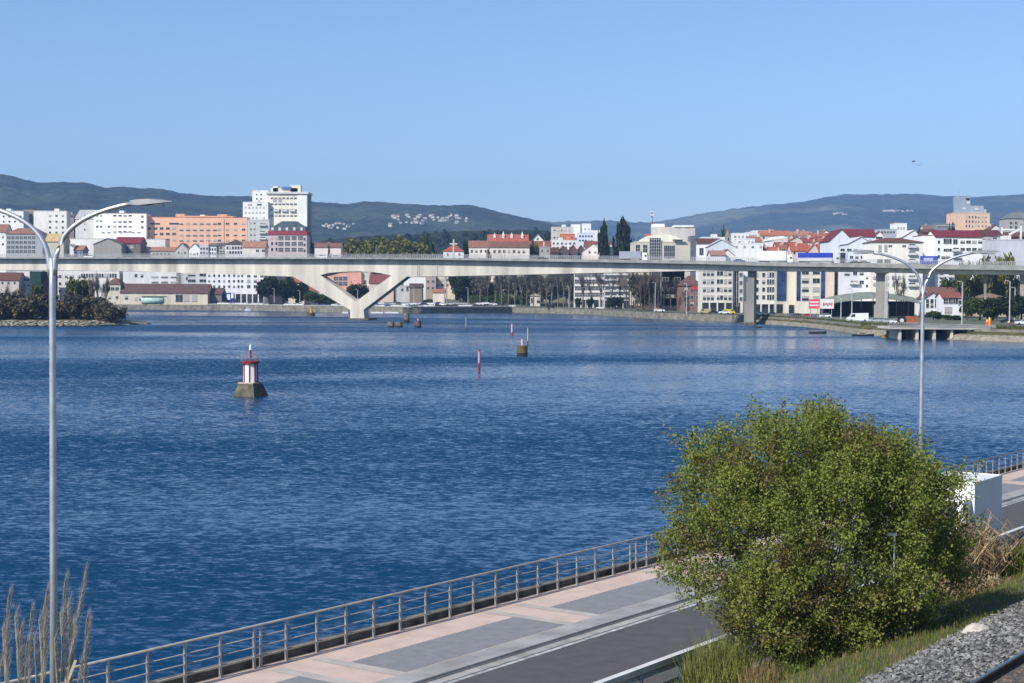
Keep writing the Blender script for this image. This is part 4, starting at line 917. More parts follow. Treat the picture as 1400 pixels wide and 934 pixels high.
for k in range(9):
    x0, z0 = L(384 + k * 1.5, 257); sb.box(x0, 3.2, h + 3.6, x0 + .5, 3.4, h + 5.8); sb.box(x0 + .5, 3.21, h + (3.7, 4.6, 5.4)[k % 3], x0 + 1.0, 3.39, h + (4.0, 4.9, 5.7)[k % 3])
sb.build('rooftop_sign', mat('sign_letters', lin((70, 90, 150)), .5, .1, 1), o)
for px in (368, 421): x0, zt = L(px, 300); MB().box(x0 - .15, 2, 0, x0 + .15, 18, h).build('side_panel', wallmat((150, 146, 140)), o)
PKG = (204, 188, 184)
o, L, w, h = B('pinkish building with white window galleries and a red cornice', 367, 419.5, 320.5, 1020, PKG, dep=18, wins=[(372, 378, 2, [325, 333, 341], 1.3, 2, 'd'), (384, 411, 4, [325.5, 333.5, 341.5], 3.2, 2.6, 'g'), (415, 418, 1, [327, 335, 343], 1.2, 1.7, 'd')], name='town_house', cat='building')
x0, zt = L(366.5, 316); x1, _ = L(420, 316); MB().box(x0, -.5, h - .3, x1, 18.4, zt).build('cornice', mat('crimson_band', lin((150, 62, 72)), .7, .2, 1), o)
x0, z1 = L(368, 309); x1, _ = L(417, 309); MB().box(x0, 1.5, zt + .002, x1, 16, z1).build('mansard', mat('slate_grey', lin((96, 100, 108)), .6, .35, .6), o)
x0, z2 = L(384, 302); x1, _ = L(404, 302); q = MB(); q.add([(x0 - 5, 2, z1), (x1 + 5, 2, z1), (x1 + 5, 15, z1), (x0 - 5, 15, z1), (x0, 5, z2), (x1, 5, z2), (x1, 12, z2), (x0, 12, z2)], [(4, 5, 6, 7), (0, 1, 5, 4), (1, 2, 6, 5), (2, 3, 7, 6), (3, 0, 4, 7)]); q.build('mansard_top', mat('slate_dark', lin((74, 80, 90)), .6, .3, .6), o)
for k in range(5): x0, z0 = L(372 + k * 10, 313); MB().box(x0 - .8, 1.2, z0 - 1, x0 + .8, 1.48, z0 + 1).build('dormer', FRAME, o)
B('low white house with a brown roof between the pinkish building and the willows', 430, 466, 338, 1010, (226, 218, 210), roof=('gable', 332.5, (150, 98, 78)), name='house', cat='house')
# --- centre, above the bridge
B('white house with a bright orange hipped roof, left of the convent', 606, 634, 344, 1040, W_, roof=('hip', 334.5, (190, 84, 64)), wins=[(612, 628, 3, [348], 1.2, 1.6, 'd')], name='house', cat='house')
B('white wing with a brownish tile roof, left part of the convent', 641, 676, 338, 1060, (232, 224, 214), roof=('gable', 329.5, (166, 108, 84)), wins=[(645, 664, 4, [343.5], 1.4, 1.8, 'd')], name='convent_wing', cat='convent')
o, L, w, h = B('tall convent hall with an orange tile roof and small white pinnacles', 667, 722, 330, 1120, (190, 138, 116), dep=16, roof=('gable', 321, (204, 98, 72)), name='convent_hall', cat='convent')
for px, yt in ((676, 319), (688, 317), (699.5, 318.5), (714, 317.5)):
    x0, z1 = L(px, yt); z0 = h + .3; MB().frustum(x0, 4.5, z0, z0 + (z1 - z0) * .55, 1.3, 1.2, 4, 0, R(45)).frustum(x0, 4.5, z0 + (z1 - z0) * .55, z1 + .6, 1.5, .05, 4, 0, R(45)).build('pinnacle', wallmat((232, 226, 216)), o)
B('long cream cloister front with a low brown roof below the convent hall', 671, 724, 338.5, 1045, (228, 216, 202), roof=('shed', 331, (150, 96, 76)), wins=[(676, 716, 7, [344], 1.6, 2.0, 'd')], name='cloister', cat='convent')
B('terracotta-roofed wing right of the convent hall, behind the olive tree', 716, 753, 340, 1062, (196, 150, 128), roof=('gable', 330, (158, 92, 66)), name='convent_wing', cat='convent')
B('triangular white pediment of a chapel behind the convent', 726, 744, 330, 1130, (226, 224, 220), dep=10, roof=('gablef', 320.5, (170, 162, 156)), wins=[(734, 736, 1, [327], 1.4, 1.4, 'd')], name='chapel', cat='chapel')
B('grey stone house with small openings at the bridge railing right of the olive tree', 738, 752, 338, 1010, (170, 166, 160), wins=[(741, 749, 2, [343], 1.0, 1.4, 'd')], name='house', cat='house')
B('beige building with a stepped top left of the white tower blocks', 754, 784, 311, 1180, (206, 198, 188), wins=[(758, 778, 5, [315, 325], 1.4, 1.3, 'd')])
B('building with an orange-red upper storey and white base among the white blocks', 766, 786, 320.5, 1120, (204, 112, 78), wins=[(770, 782, 3, [325], 1.2, 1.2, 'd')])
B('white three-storey front below the orange-red storey', 753, 790, 329, 1100, (230, 226, 222), wins=[(757, 785, 6, [333, 339], 1.3, 1.4, 'd')])
B('blank white tower block, left one of the bright pair', 781, 793.5, 307.5, 1200, (240, 242, 246), dep=10)
B('blank white tower block, right and taller one of the bright pair', 796, 808, 306.5, 1195, (238, 240, 246), dep=10, wins=[(800, 805, 2, [313, 319], 1, 1, 's')])
B('pale blue-white building below the bright tower pair', 790, 812, 319, 1150, (214, 222, 236), wins=[(793, 809, 5, [323, 329], 1.3, 1.3, 'd')])
B('white stepped building right of the bright tower pair', 808, 821, 315.5, 1170, (230, 230, 230), wins=[(811, 818, 2, [320, 327], 1.1, 1.2, 'd')])
for i, (xa, xb, ye, yp, c, lab) in enumerate(((745, 764, 345, 339, (112, 66, 54), 'dark-walled house with the leftmost brown roof of the terracotta cluster'), (762, 778, 343.5, 336.5, (170, 88, 66), 'terracotta gable roof, second of the cluster right of the convent'),
      (777, 790, 343, 335.5, (164, 84, 62), 'terracotta gable roof in the middle of the cluster right of the convent'), (788, 801, 344, 336, (172, 94, 70), 'terracotta gable roof, right end of the cluster right of the convent'))):
    B(lab, xa, xb, ye, 1030 + 3 * i, (96, 84, 84), dep=16, roof=('gablef' if i else 'gable', yp, c), name='house', cat='house')
B('pinkish-white gabled house right of the terracotta cluster', 797, 824, 343, 1020, (236, 220, 214), roof=('gablef', 333.5, (190, 150, 132)), wins=[(806, 814, 2, [345], 1.2, 1.4, 'd')], name='house', cat='house')
B('long brown-roofed house behind the pinkish-white gable', 800, 834, 338, 1060, (216, 200, 192), roof=('gable', 330, (150, 82, 62)), name='house', cat='house')
B('long low white hall behind the grey-sided truck', 818, 868, 338, 1010, (238, 234, 230), dep=24, roof=('shed', 335.5, (226, 220, 214)), wins=[(824, 842, 3, [344], 2, 1, 's')], name='hall', cat='building')
# the big office building with glass bays
ST_ = (206, 198, 182)
o, L, w, h = B('modern stone and glass courthouse with curved cream roof and tall window grids', 867, 952, 331.5, 800, ST_, dep=26, wins=[(872, 882, 2, [340], 2.2, 4.0, 'g'), (909.5, 921, 1, [344.5], 5.6, 6.6, 'p'), (928.5, 939.5, 1, [344.5], 5.8, 6.6, 'p')], name='courthouse', cat='office building', zb=6)
x0, zt = L(888, 325); x1, _ = L(903.5, 325); b = MB().box(x0, -.5, 2, x1, -.004, zt - .2); b.build('glass_bay', GLASS, o)
b = MB()
for k in range(6): xx = x0 + (x1 - x0) * k / 5; b.box(xx - .07, -.62, 2, xx + .07, -.505, zt - .2)
for k in range(8): zz = zt - 1 - 1.6 * k; b.box(x0, -.58, zz - .06, x1, -.51, zz + .06)
b.build('bay_mullions', FRAME, o)
x0, zt = L(944, 322.5); x1, _ = L(951, 322.5); MB().box(x0, -.3, 0, x1, 24, zt).build('dark_stair_tower', mat('dark_cladding', lin((98, 100, 110)), .4, .15, .6), o)
x0, z1 = L(877, 331); x1, z0 = L(941, 331)
arc = [L(px, py) for px, py in ((875, 331.6), (878, 327), (886, 322.5), (900, 321), (915, 321), (925, 323), (932, 327), (935, 331.6))]
MB().prism_y(list(reversed([(x, z) for x, z in arc]))[::-1][::-1], 1.0, 18).build('curved_roof', wallmat((240, 236, 214)), o)
for px in (914, 927): x0, z0 = L(px, 327.5); MB().frustum(0, 0, 0, .2, 1.0, 1.0, 14).build('round_window', GLASS, o); k = o.children[-1]; k.rotation_euler = (R(90), 0, 0); k.location = (x0, .99, z0)
x0, zt = L(896, 309); x1, zb_ = L(954, 321); MB().box(x0, 12, h, x1, 25, zt).build('upper_storey', wallmat((200, 194, 186)), o)
x0, zt2 = L(925, 306.5); x1, _ = L(952, 307); MB().box(x0, 11.5, zt + .002, x1, 25, zt2).build('roof_cap', wallmat((232, 232, 230)), o)
x0, zt2 = L(896, 304.5); x1, _ = L(912, 305); MB().box(x0, 13, zt + .003, x1, 24, zt2).build('lift_house', wallmat((242, 242, 240)), o)
p = at(891, 320, 860); ma = empty('antenna_mast', (p.x, p.y, p.z), 'red and white lattice antenna mast behind the courthouse', 'antenna'); zt = at(891, 285.5, 860).z - p.z
for k in range(6):
    MB().tube([(0, 0, zt * k / 6), (0, 0, zt * (k + 1) / 6 - .02)], .55 - .05 * k, 4).build('mast_section', mat('mast_red', lin((170, 110, 100)), .7, .1, 1) if k % 2 == 0 else mat('mast_grey', lin((160, 165, 175)), .7, .1, 1), ma)
for z in (.72, .86): MB().box(-1.0, -1.0, zt * z, 1.0, 1.0, zt * z + .9).build('antenna', FRAME, ma)
MB().box(-3.5, -3.5, -8, 3.5, 3.5, 0).build('mast_base', wallmat((196, 120, 96)), ma)
# --- right of the courthouse, above the bridge
B('white house with a dark brown roof right of the courthouse', 952, 985, 333, 860, (238, 236, 234), roof=('gable', 326.5, (110, 66, 56)), wins=[(956, 962, 1, [344], 2.2, 4.0, 'd'), (972, 980, 2, [342], 1.2, 1.5, 's')], name='house', cat='house')
B('long white terrace with a pale parapet behind the dark brown roof', 960, 992, 325, 930, (236, 236, 234), wins=[(965, 988, 5, [329], 1.2, 1.2, 's')])
B('white gabled warehouse with a broad low roof below the stone bell tower', 968, 1004, 337, 850, (214, 222, 230), roof=('gablef', 328, (222, 226, 230)), name='house', cat='house')
B('small house with a pinkish roof at the bridge railing, left of the tall pier', 972, 992, 349, 790, (236, 230, 226), roof=('gable', 343, (190, 130, 110)), name='house', cat='house')
B('white house with an orange roof edge, just right of the pinkish-roofed one', 984, 1004, 349, 800, (232, 226, 222), roof=('gablef', 341.5, (192, 104, 78)), name='house', cat='house')
o, L, w, h = B('slim grey stone bell tower among white houses', 992.5, 999.5, 323, 900, (150, 148, 142), dep=5, name='bell_tower', cat='tower', wins=[(995, 997, 1, [327, 334], 1.0, 2.0, 'd')])
MB().frustum(w / 2, 2.5, h + .43, h + 4.4, 1.7, .1, 8).build('spire', mat('spire_stone', lin((124, 122, 118)), .9, .2, 1), o)
for i, (xa, xb, yt, D, lab) in enumerate(((1002, 1024, 319.5, 1000, 'white flat block with the highest roof left of the terracotta roofs'), (1008, 1032, 327, 930, 'white apartment block, middle step left of the terracotta roofs'), (1004, 1043, 333.5, 880, 'widest white block, lowest step left of the terracotta roofs'),
      (1022, 1036, 318, 1040, 'pale grey cube on the skyline left of the white curved roof'), (1030, 1050, 316, 1060, 'white stepped block on the skyline at the left end of the orange roofs'))):
    B(lab, xa, xb, yt, D, (238 - 6 * (i % 2), 238 - 5 * (i % 2), 236), wins=[(xa + 3, xb - 3, 4, [yt + 4], 1.3, 1.2, 's')])
RF = [(1040, 1082, 322, 316, 1050, 'gable', (206, 116, 78), 'long orange roof on the skyline right of the white stepped block'), (1082, 1112, 322, 317, 1060, 'gable', (196, 130, 104), 'pinkish tile roof on the skyline in the middle of the orange roofs'), (1110, 1140, 324, 319, 1050, 'gable', (186, 104, 78), 'orange roof on the skyline left of the white gable house'),
      (1074, 1104, 332, 324.5, 990, 'gablef', (178, 90, 64), 'terracotta roof behind the white curved roof'), (1098, 1124, 331, 325, 985, 'gable', (166, 80, 62), 'dark terracotta roof in the second row of the orange roofs'), (1120, 1142, 333, 326.5, 980, 'gable', (190, 98, 68), 'orange-brown roof in the second row, right end'),
      (1040, 1064, 346, 338, 880, 'gable', (202, 108, 72), 'orange roof just behind the all-white truck'), (1082, 1106, 343, 333, 905, 'gable', (196, 92, 62), 'steep terracotta roof above the blue tarpaulin, left one'), (1104, 1122, 344, 334.5, 900, 'gablef', (204, 104, 70), 'gable-ended orange roof above the middle of the blue tarpaulin'), (1120, 1140, 345, 334, 895, 'gable', (192, 90, 60), 'terracotta roof above the right end of the blue tarpaulin'),
      (1062, 1090, 339, 331.5, 940, 'gable', (172, 78, 58), 'red-brown roof between the curved roof and the blue tarpaulin')]
for xa, xb, ye, yp, D, k, c, lab in RF:
    o, L, w, h = B(lab, xa, xb, ye, D, (214, 196, 184), dep=14, roof=(k, yp, c), wins=[(xa + 4, xb - 4, 3, [ye + 3], 1.2, 1.3, 'd')], name='house', cat='house')
    MB().box(w * .3, 4, h, w * .3 + 1.1, 5, h + 4.6).build('chimney', wallmat((216, 190, 176)), o)
o, L, w, h = B('white hall with a swooping curved roof among the orange roofs', 1046, 1077, 330, 965, (236, 234, 232), name='hall', cat='building')
arc = [L(px, py) for px, py in ((1045, 330), (1078, 325), (1070, 322.8), (1060, 323.4), (1052, 326))]
MB().prism_y(arc, -.6, 14).build('curved_roof', wallmat((240, 240, 238)), o)
o, L, w, h = B('big white gable-ended house with a crimson roof behind, right of the orange roofs', 1134, 1166, 329, 790, (222, 228, 236), dep=24, roof=('gablef', 315, (138, 46, 56)), wins=[(1148, 1158, 2, [338, 346], 1.2, 1.3, 's')], zb=5, name='house', cat='house')
B('white apartment house with a crimson roof behind the white gable', 1158, 1197, 323.5, 830, (234, 236, 240), dep=18, roof=('gable', 314, (146, 44, 58)), wins=[(1166, 1190, 4, [329], 1.2, 1.3, 's')])
B('white gable end left of the brown-roofed apartments', 1160, 1194, 333, 735, (224, 228, 236), dep=20, roof=('gablef', 325, (226, 228, 234)), wins=[(1152, 1170, 3, [342], 2.0, 1.2, 'd'), (1164, 1186, 4, [352], 1.4, 1.4, 'd')], zb=3.2)
o, L, w, h = B('cream apartment block with a brown roof and dark balconies, seen above and below the bridge', 1192, 1262, 331.5, 690, (240, 236, 224), dep=18, roof=('hip', 325.5, (132, 78, 62)), zb=3.2,
  wins=[(1203, 1211, 2, [337, 342], 1.4, 1.4, 's'), (1217, 1236, 2, [336.5], 1.6, .8, 'd'), (1196, 1200, 1, [346], 2, 1.2, 'd'), (1203, 1213, 2, [357], 2.6, 1.6, 'd'), (1246, 1248, 1, [336, 346, 356.5, 379, 389], 4.0, 1.4, 'b'), (1196, 1230, 5, [380, 389], 1.4, 1.4, 's')])
B('white roof-top block on the skyline above the brown-roofed apartments', 1224, 1240, 306, 1020, (240, 240, 240), wins=[(1228, 1236, 3, [312], 1.2, 1.4, 's')])
B('wide low grey building on the skyline left of the white roof-top block', 1203, 1226, 314, 1000, (176, 182, 190), wins=[(1206, 1222, 5, [317.5], 1.4, 1.2, 'd')])
B('white gable behind the brown-roofed apartments', 1234, 1264, 324, 780, (240, 240, 240), roof=('gablef', 315.5, (230, 230, 230)), name='house', cat='house')
B('tall blank white party wall between the cream and the crimson-roofed apartments', 1261, 1280, 322.5, 705, (244, 242, 244), dep=16, roof=('flat', (150, 120, 112)), zb=3.2)
B('dark-brown roofed attic block above the blank white party wall', 1262, 1280, 317.5, 760, (92, 84, 80), dep=10, roof=('gable', 314, (120, 88, 82)))
o, L, w, h = B('white apartment block with a crimson roof and grey windows, right of the blank wall', 1279.5, 1343, 324, 700, (244, 243, 241), dep=18, roof=('gable', 315.5, (146, 44, 60)), zb=3.2,
  wins=[(1293, 1298, 2, [330], 2.0, 2.2, 'd'), (1293, 1298, 2, [342], 2.0, 1.2, 'd'), (1304, 1308, 1, [330.5], 2.0, 2.2, 'd'), (1306, 1308, 1, [341, 350], 3.6, 1.5, 'b'), (1316, 1340, 4, [331, 341], 2.0, 1.3, 'd'), (1290, 1296, 2, [352], 2, 1.3, 'h'), (1283, 1284, 1, [331, 341, 351], .9, 1.4, 'd'), (1287, 1300, 2, [376, 387], 2.6, 1.8, 'b')])
o, L, w, h = B('salmon tower block with a blue-grey top on the right skyline', 1304, 1353.5, 292, 1080, (230, 194, 166), dep=18, wins=[(1321, 1334, 4, [297, 303, 309], .9, 1.8, 'd'), (1338, 1348, 3, [297, 303, 309], 1.0, 1.2, 'h')], name='tower_block', cat='tower block')
for xa, xb, ya, c in ((1312, 1328, 267.5, (150, 166, 180)), (1326, 1346, 281, (170, 178, 190)), (1344, 1350, 286, (190, 190, 196))):
    x0, z1 = L(xa, ya); x1, _ = L(xb, ya); MB().box(x0, 2.0 + (xa - 1312) * .01, h + .43, x1, 15 - (xa - 1312) * .01, z1).build('upper_block', wallmat(c), o)
for xa, ya, c in ((1322, 272, DARK), (1323, 277, FRAME), (1317, 285, FRAME), (1334, 286, FRAME)): x0, z0 = L(xa, ya); MB().box(x0, 1.85, z0 - .7, x0 + 2.4, 1.99, z0 + .7).build('window_band', c, o)
x0, z0 = L(1315, 267); MB().tube([(x0, 6, z0), (x0, 6, z0 + 3.5)], .15, 5).tube([(x0 + 5, 6, z0), (x0 + 5, 6, z0 + 3)], .12, 5).build('aerial', GREYST, o)
B('dark low building with a white band left of the salmon tower', 1280, 1306, 307, 1060, (140, 142, 148), dep=12, wins=[(1285, 1300, 3, [309.5], 4.0, 1.2, 'h')])
B('grey-white block with a brown roof between the crimson roof and the white frame', 1341, 1370, 322.5, 740, (206, 206, 208), dep=16, roof=('gable', 315, (112, 62, 56)), wins=[(1345, 1360, 3, [326], 2.0, .9, 'd')], zb=3.2)
o, L, w, h = B('brown-roofed building with slanting white roof beams at the right edge', 1376, 1412, 328, 760, (190, 188, 188), dep=14, roof=('gable', 318, (122, 80, 66)), zb=3.2, name='town_house', cat='building')
fb = MB(); fb.prism_y([L(1378, 320), L(1393, 312), L(1393.5, 314.5), L(1379, 322.5)], -1.2, -.6); fb.prism_y([L(1367, 327), L(1368.2, 311), L(1370, 311), L(1369.5, 327)], -1.2, -.6); fb.box(*(L(1368, 312.8)[0], -1.19, L(1368, 315)[1]), *(L(1386, 312)[0], -.61, L(1386, 313)[1])); fb.box(L(1394, 320)[0], -1.2, L(1394, 327)[1], L(1396, 320)[0], -.6, L(1394, 309)[1]); fb.build('roof_beams', WHITE, o)
B('grey roof-top building on the skyline at the right edge', 1376, 1415, 299, 980, (170, 170, 166), dep=14, roof=('hip', 290, (124, 130, 128)), wins=[(1382, 1396, 3, [305, 311], 1.6, 1.8, 'd')])
B('plain pale grey wall of a large block behind the olive trees, right edge', 1362, 1418, 328.5, 720, (202, 202, 208), dep=16, zb=3.2)

# back rows of the town
for i, (xa, xb, ye, yp, D, wc, rc) in enumerate(((1003, 1016, 326, 321, 1100, (232, 226, 218), (178, 120, 96)), (1052, 1066, 320, 315.5, 1130, (236, 232, 226), (170, 108, 84)), (1090, 1104, 320.5, 316, 1140, (230, 222, 212), (186, 130, 104)), (1122, 1136, 320, 315.5, 1150, (238, 236, 232), (176, 112, 90)), (1024, 1040, 330, 324, 960, (236, 234, 230), (182, 116, 90)),
      (1110, 1122, 335, 330, 935, (240, 236, 230), (188, 112, 84)), (1066, 1076, 341, 335.5, 890, (238, 230, 222), (180, 104, 80)), (1196, 1208, 322, 317, 900, (240, 240, 238), (150, 96, 84)), (1263, 1276, 313, 308.5, 1050, (214, 212, 208), (140, 110, 100)), (1354, 1368, 313, 308, 1000, (226, 224, 220), (132, 86, 76)))):
    B('small pale house with %s roof in the right-hand back row, %s from left' % ('a gabled' if i % 2 else 'an orange', ORD[sorted(range(10), key=lambda k: (1003, 1052, 1090, 1122, 1024, 1110, 1066, 1196, 1263, 1354)[k]).index(i)]), xa, xb, ye, D, wc, dep=11, roof=('gablef' if i % 2 else 'gable', yp, rc), wins=[(xa + 3, xb - 3, 3, [ye + 3.4], 1.2, 1.3, 'd')], name='house', cat='house', group='back row houses of the right-hand town')
for i, o in enumerate(BL):          # roof clutter
    if o.name.startswith('apartment_block') and o['_w'] > 14 and any(c.name.startswith('parapet') for c in o.children):
        w, h, d = o['_w'], o['_h'], o['_d']; r = random.Random(i)
        x = w * r.uniform(.2, .6); MB().box(x, d * .35, h + .003, x + 3.4, d * .7, h + 2.3).build('lift_house', wallmat((222, 220, 214)), o)
        for k in range(2): x = w * r.uniform(.05, .95); MB().tube([(x, d * .3, h), (x, d * .3, h + 2.8)], .06, 4).box(x - .7, d * .3 - .04, h + 2.3, x + .7, d * .3 + .04, h + 2.38).build('aerial', GREYST, o)
    elif o.name.startswith('house') and not any(c.name.startswith('chimney') for c in o.children):
        w, h, d = o['_w'], o['_h'], o['_d']; x = w * random.Random(i).uniform(.15, .75); MB().box(x, d * .55, h - .5, x + .9, d * .55 + .9, h + 3.6).build('chimney', wallmat((206, 190, 178)), o)
# --- below the bridge, left bank
B('brown-roofed houses behind the scrub at the far left, under the bridge', -20, 26, 383, 990, (200, 190, 180), roof=('gable', 373, (124, 72, 60)), wins=[(-5, 20, 4, [387], 1.2, 1.5, 'd')], name='house', cat='house', zb=2)
B('white house with three narrow windows beside the green netted building', 22, 41, 372, 1000, (232, 230, 226), wins=[(29, 38, 3, [381], 1.6, 3, 'd'), (33, 39, 2, [390], 1.4, 1.6, 'd')], name='house', cat='house', zb=2)
B('building wrapped in dark green netting behind the islet', 40.5, 56, 372, 985, (34, 66, 56), dep=12, name='netted_building', cat='building', zb=2)
B('red-brown house between the green netting and the lamp post', 56, 70, 379, 990, (120, 74, 66), roof=('gable', 372, (96, 60, 54)), name='house', cat='house', zb=2)
B('long white apartment row with upright windows behind the islet trees', 76, 163, 368, 1010, (226, 222, 216), wins=[(82, 108, 4, [378, 388, 398], 1.6, 1.8, 'd'), (112, 158, 14, [377], 1.2, 2.6, 'd')], zb=2)
B('two-storey beige house with a hipped brown roof beside the long warehouse', 145, 164.5, 389, 968, (206, 196, 178), dep=14, roof=('hip', 379.5, (126, 92, 78)), wins=[(148, 160, 3, [395], 2.2, 2.0, 'd'), (150, 160, 2, [407], 1.6, 1.8, 'd')], name='house', cat='house')
o, L, w, h = B('long beige quay warehouse with a sweeping brown roof', 164.8, 284, 400.5, 966, (214, 202, 182), dep=18, roof=('gable', 388.5, (116, 80, 74)), wins=[(170, 176, 1, [407], 2, 2.6, 'd'), (186, 198, 3, [409], 1.6, 2.0, 'h'), (240, 250, 1, [408], 4.5, 4.5, 'd'), (255, 266, 2, [408], 3.6, 4.2, 's')], name='warehouse', cat='warehouse')
B('grey end shed of the long quay warehouse', 284.2, 303, 402, 972, (128, 116, 110), dep=14, roof=('gable', 394, (112, 78, 70)), name='shed', cat='shed')
B('white-grey flats with faint windows above the warehouse roof', 168, 241, 371, 1010, (222, 220, 216), wins=[(212, 238, 3, [379, 386], 4.5, 1.2, 'h'), (186, 194, 2, [377], 1.8, 2.2, 'd')])
B('grey flats with dark loggias left of the white arcaded block', 250, 282, 371, 1005, (196, 196, 196), wins=[(262, 278, 2, [376, 384], 5.0, 1.8, 'd'), (254, 257, 1, [381], 1.2, 2, 'd')])
B('white apartment block with two bays above the blue quay sign', 282, 361, 370, 985, (238, 238, 240), dep=14, wins=[(286, 320, 6, [377, 384.5, 392], 1.2, 1.5, 'd'), (326, 331, 2, [377, 384.5, 392], 1.2, 1.6, 'd'), (340, 358, 3, [377, 384.5, 392], 2.0, 2.0, 'd')], base=402)
sg = empty('billboard', at(312, 412, 975), 'blue and white quay sign panel right of the long warehouse', 'billboard')
z = landz(312, 975); sg.location.z = z; zt = at(312, 400.5, 975).z - z; zb_ = at(312, 411, 975).z - z
MB().box(-3.8, 0, zb_, 3.8, .3, zt).build('panel', mat('quay_sign_blue', lin((36, 56, 130)), .5, .2, .4), sg); MB().box(-.9, -.04, zb_ + .5, 1.2, -.005, zt - .9).box(1.8, -.04, zb_ + 1.5, 3.3, -.005, zt - .3).build('white_mark', WHITE, sg)
for x in (-3, 3): MB().box(x - .15, .31, 0, x + .15, .5, zt).build('leg', GREYST, sg)
tk2 = empty('storage_tank', (at(210, 412, 960).x, 957.5, 3.0), 'pale green and white rounded tank on the quay before the warehouse', 'tank')
MB().tube([(-7, 0, 2.6), (-6.6, 0, 2.6), (6.6, 0, 2.6), (7, 0, 2.6)], [1.6, 2.3, 2.3, 1.6], 16).build('tank', mat('pale_green', lin((176, 200, 190)), .6, .2, .5), tk2, True); MB().box(-6.5, -1.8, 4.7, 8.5, 1.8, 5.4).build('awning', mat('dark_green', lin((92, 110, 100)), .7, .2, 1), tk2); MB().box(-5, -1.2, 0, -4, 1.2, .8).box(4, -1.2, 0, 5, 1.2, .8).build('cradle', CONCG, tk2)
B('house with an orange roof peeking above the dark round trees', 394, 420, 386, 990, (220, 208, 192), roof=('gable', 377, (176, 100, 70)), name='house', cat='house')
B('small house with an orange hipped roof left of the V-shaped pier leg', 416, 440, 398, 975, (212, 200, 178), roof=('hip', 390, (178, 96, 74)), name='house', cat='house')
o, L, w, h = B('pink house with white galleries framed by the V-shaped pier', 444, 494, 372, 990, (226, 168, 150), wins=[(459, 472, 3, [381, 388], 2.6, 2.6, 'g'), (450, 453, 1, [384], 1.4, 1.8, 'd')], name='town_house', cat='building')
B('beige-grey house between the pink house and the red roof inside the V', 492, 506.5, 373, 992, (216, 208, 196), wins=[(497, 501, 1, [386], 1.6, 2.4, 'd')], name='house', cat='house')
B('house with a broad red roof in the right of the V-shaped opening', 505, 538, 387, 980, (214, 194, 180), roof=('gable', 375.5, (150, 76, 72)), name='house', cat='house')
B('white building with blank walls just right of the V-shaped pier', 552, 582, 379, 1000, (240, 236, 232), dep=14, name='house', cat='house')
B('grey-brown house with a dark roof right of the V-shaped pier leg', 560, 577, 393, 975, (136, 122, 108), roof=('gable', 388, (90, 76, 70)), name='house', cat='house')
B('small white house with tall windows beside the right pier leg', 542, 561, 391, 978, (196, 192, 188), wins=[(550, 557, 2, [395], 1.4, 3, 'd')], name='house', cat='house')
B('brown-grey house with stained wall beside the twin quay lamp', 582, 596, 378, 1000, (176, 160, 150), wins=[(585, 592, 2, [385, 394], 1.6, 1.5, 'd')], name='house', cat='house')
B('beige house behind the twin quay lamp', 595, 622, 376, 1005, (226, 208, 180), wins=[(598, 618, 4, [383, 390], 1.5, 1.5, 'd')], name='house', cat='house')
B('small cream kiosk with orange roof beside the twin quay lamp', 592, 607.5, 400, 965, (226, 212, 192), roof=('gable', 395.5, (196, 118, 86)), name='kiosk', cat='kiosk')
o, L, w, h = B('white park pavilion between the lawn and the bare trees', 725, 738, 405, 975, (214, 210, 200), dep=8, roof=('hip', 401, (170, 166, 158)), wins=[(728, 736, 2, [411], 2.0, 3.2, 'd')], name='pavilion', cat='pavilion')
B('white apartment block with pale galleries behind the bare trees', 786, 826, 366, 925, (226, 222, 216), wins=[(789, 823, 7, [376, 385, 394, 403], 2.6, 2.4, 'g')], base=410)
B('pale apartment block with grey balconies right of the galleried one', 826.5, 862, 366, 920, (206, 200, 194), wins=[(830, 858, 4, [374, 381.5, 389, 396.5, 404], 4.2, 1.6, 'b')], base=411)
B('dark brown building wall behind the dense leafless trees', 862, 906, 368, 880, (96, 80, 74), wins=[(866, 902, 6, [376, 386, 396, 406], 1.8, 1.8, 'd')])
B('grey-brown house with upper windows beside the red-brown villa', 905, 936, 371, 800, (172, 152, 142), wins=[(910, 926, 2, [382], 3.2, 2.0, 'd'), (908, 930, 5, [395, 405], 1.4, 1.6, 'd')], name='town_house', cat='building')
o, L, w, h = B('red-brown villa with a big tiled roof and a small red sign', 930, 960, 391, 770, (140, 108, 98), dep=16, roof=('hip', 377, (120, 84, 74)), wins=[(938, 954, 3, [397, 407, 416], 1.6, 2.0, 'd')], name='house', cat='house')
x0, z0 = L(951, 394); MB().box(x0 - 1.8, -.3, z0 - .9, x0 + 1.8, -.01, z0 + .9).build('red_sign', mat('red_sign', lin((196, 74, 86)), .5, .2, 1), o)
# --- below the bridge, right bank
def balc(xa, xb, n): return [(xa, xb, n, [377, 386, 397, 408], 2.2, 1.9, 'd')]
B('white apartment block with paired windows, left of the tall bridge pier', 959.5, 1002, 366, 722, (222, 216, 204), dep=14, wins=[(963, 974, 3, [374, 385, 396, 407], 1.4, 2.2, 'h'), (982, 986.5, 2, [374, 385, 396, 407], 1.3, 2.0, 'd'), (992, 998, 2, [374, 385, 396, 407], 1.5, 2.2, 'h')], base=414, zb=3)
B('narrow white building strip between dark gaps left of the tall pier', 1002.5, 1016.5, 366, 724, (206, 200, 188), dep=12, wins=[(1006, 1008, 1, [386, 398], 1.8, 14, 'p'), (1012, 1014, 1, [376, 387, 398, 409], 1.4, 1.8, 'd')], base=414, zb=3)  # tall dark panel at the left stands for the dark gap between blocks
B('white apartment block with slanted window shadows right of the tall pier', 1030, 1061, 366, 716, (224, 218, 210), dep=14, wins=[(1035, 1044, 2, [376, 385.5, 396, 406.5], 1.3, 1.9, 'd'), (1050, 1057, 3, [376, 385.5, 396, 406.5], .9, 2.4, 'd')], base=416, zb=3)
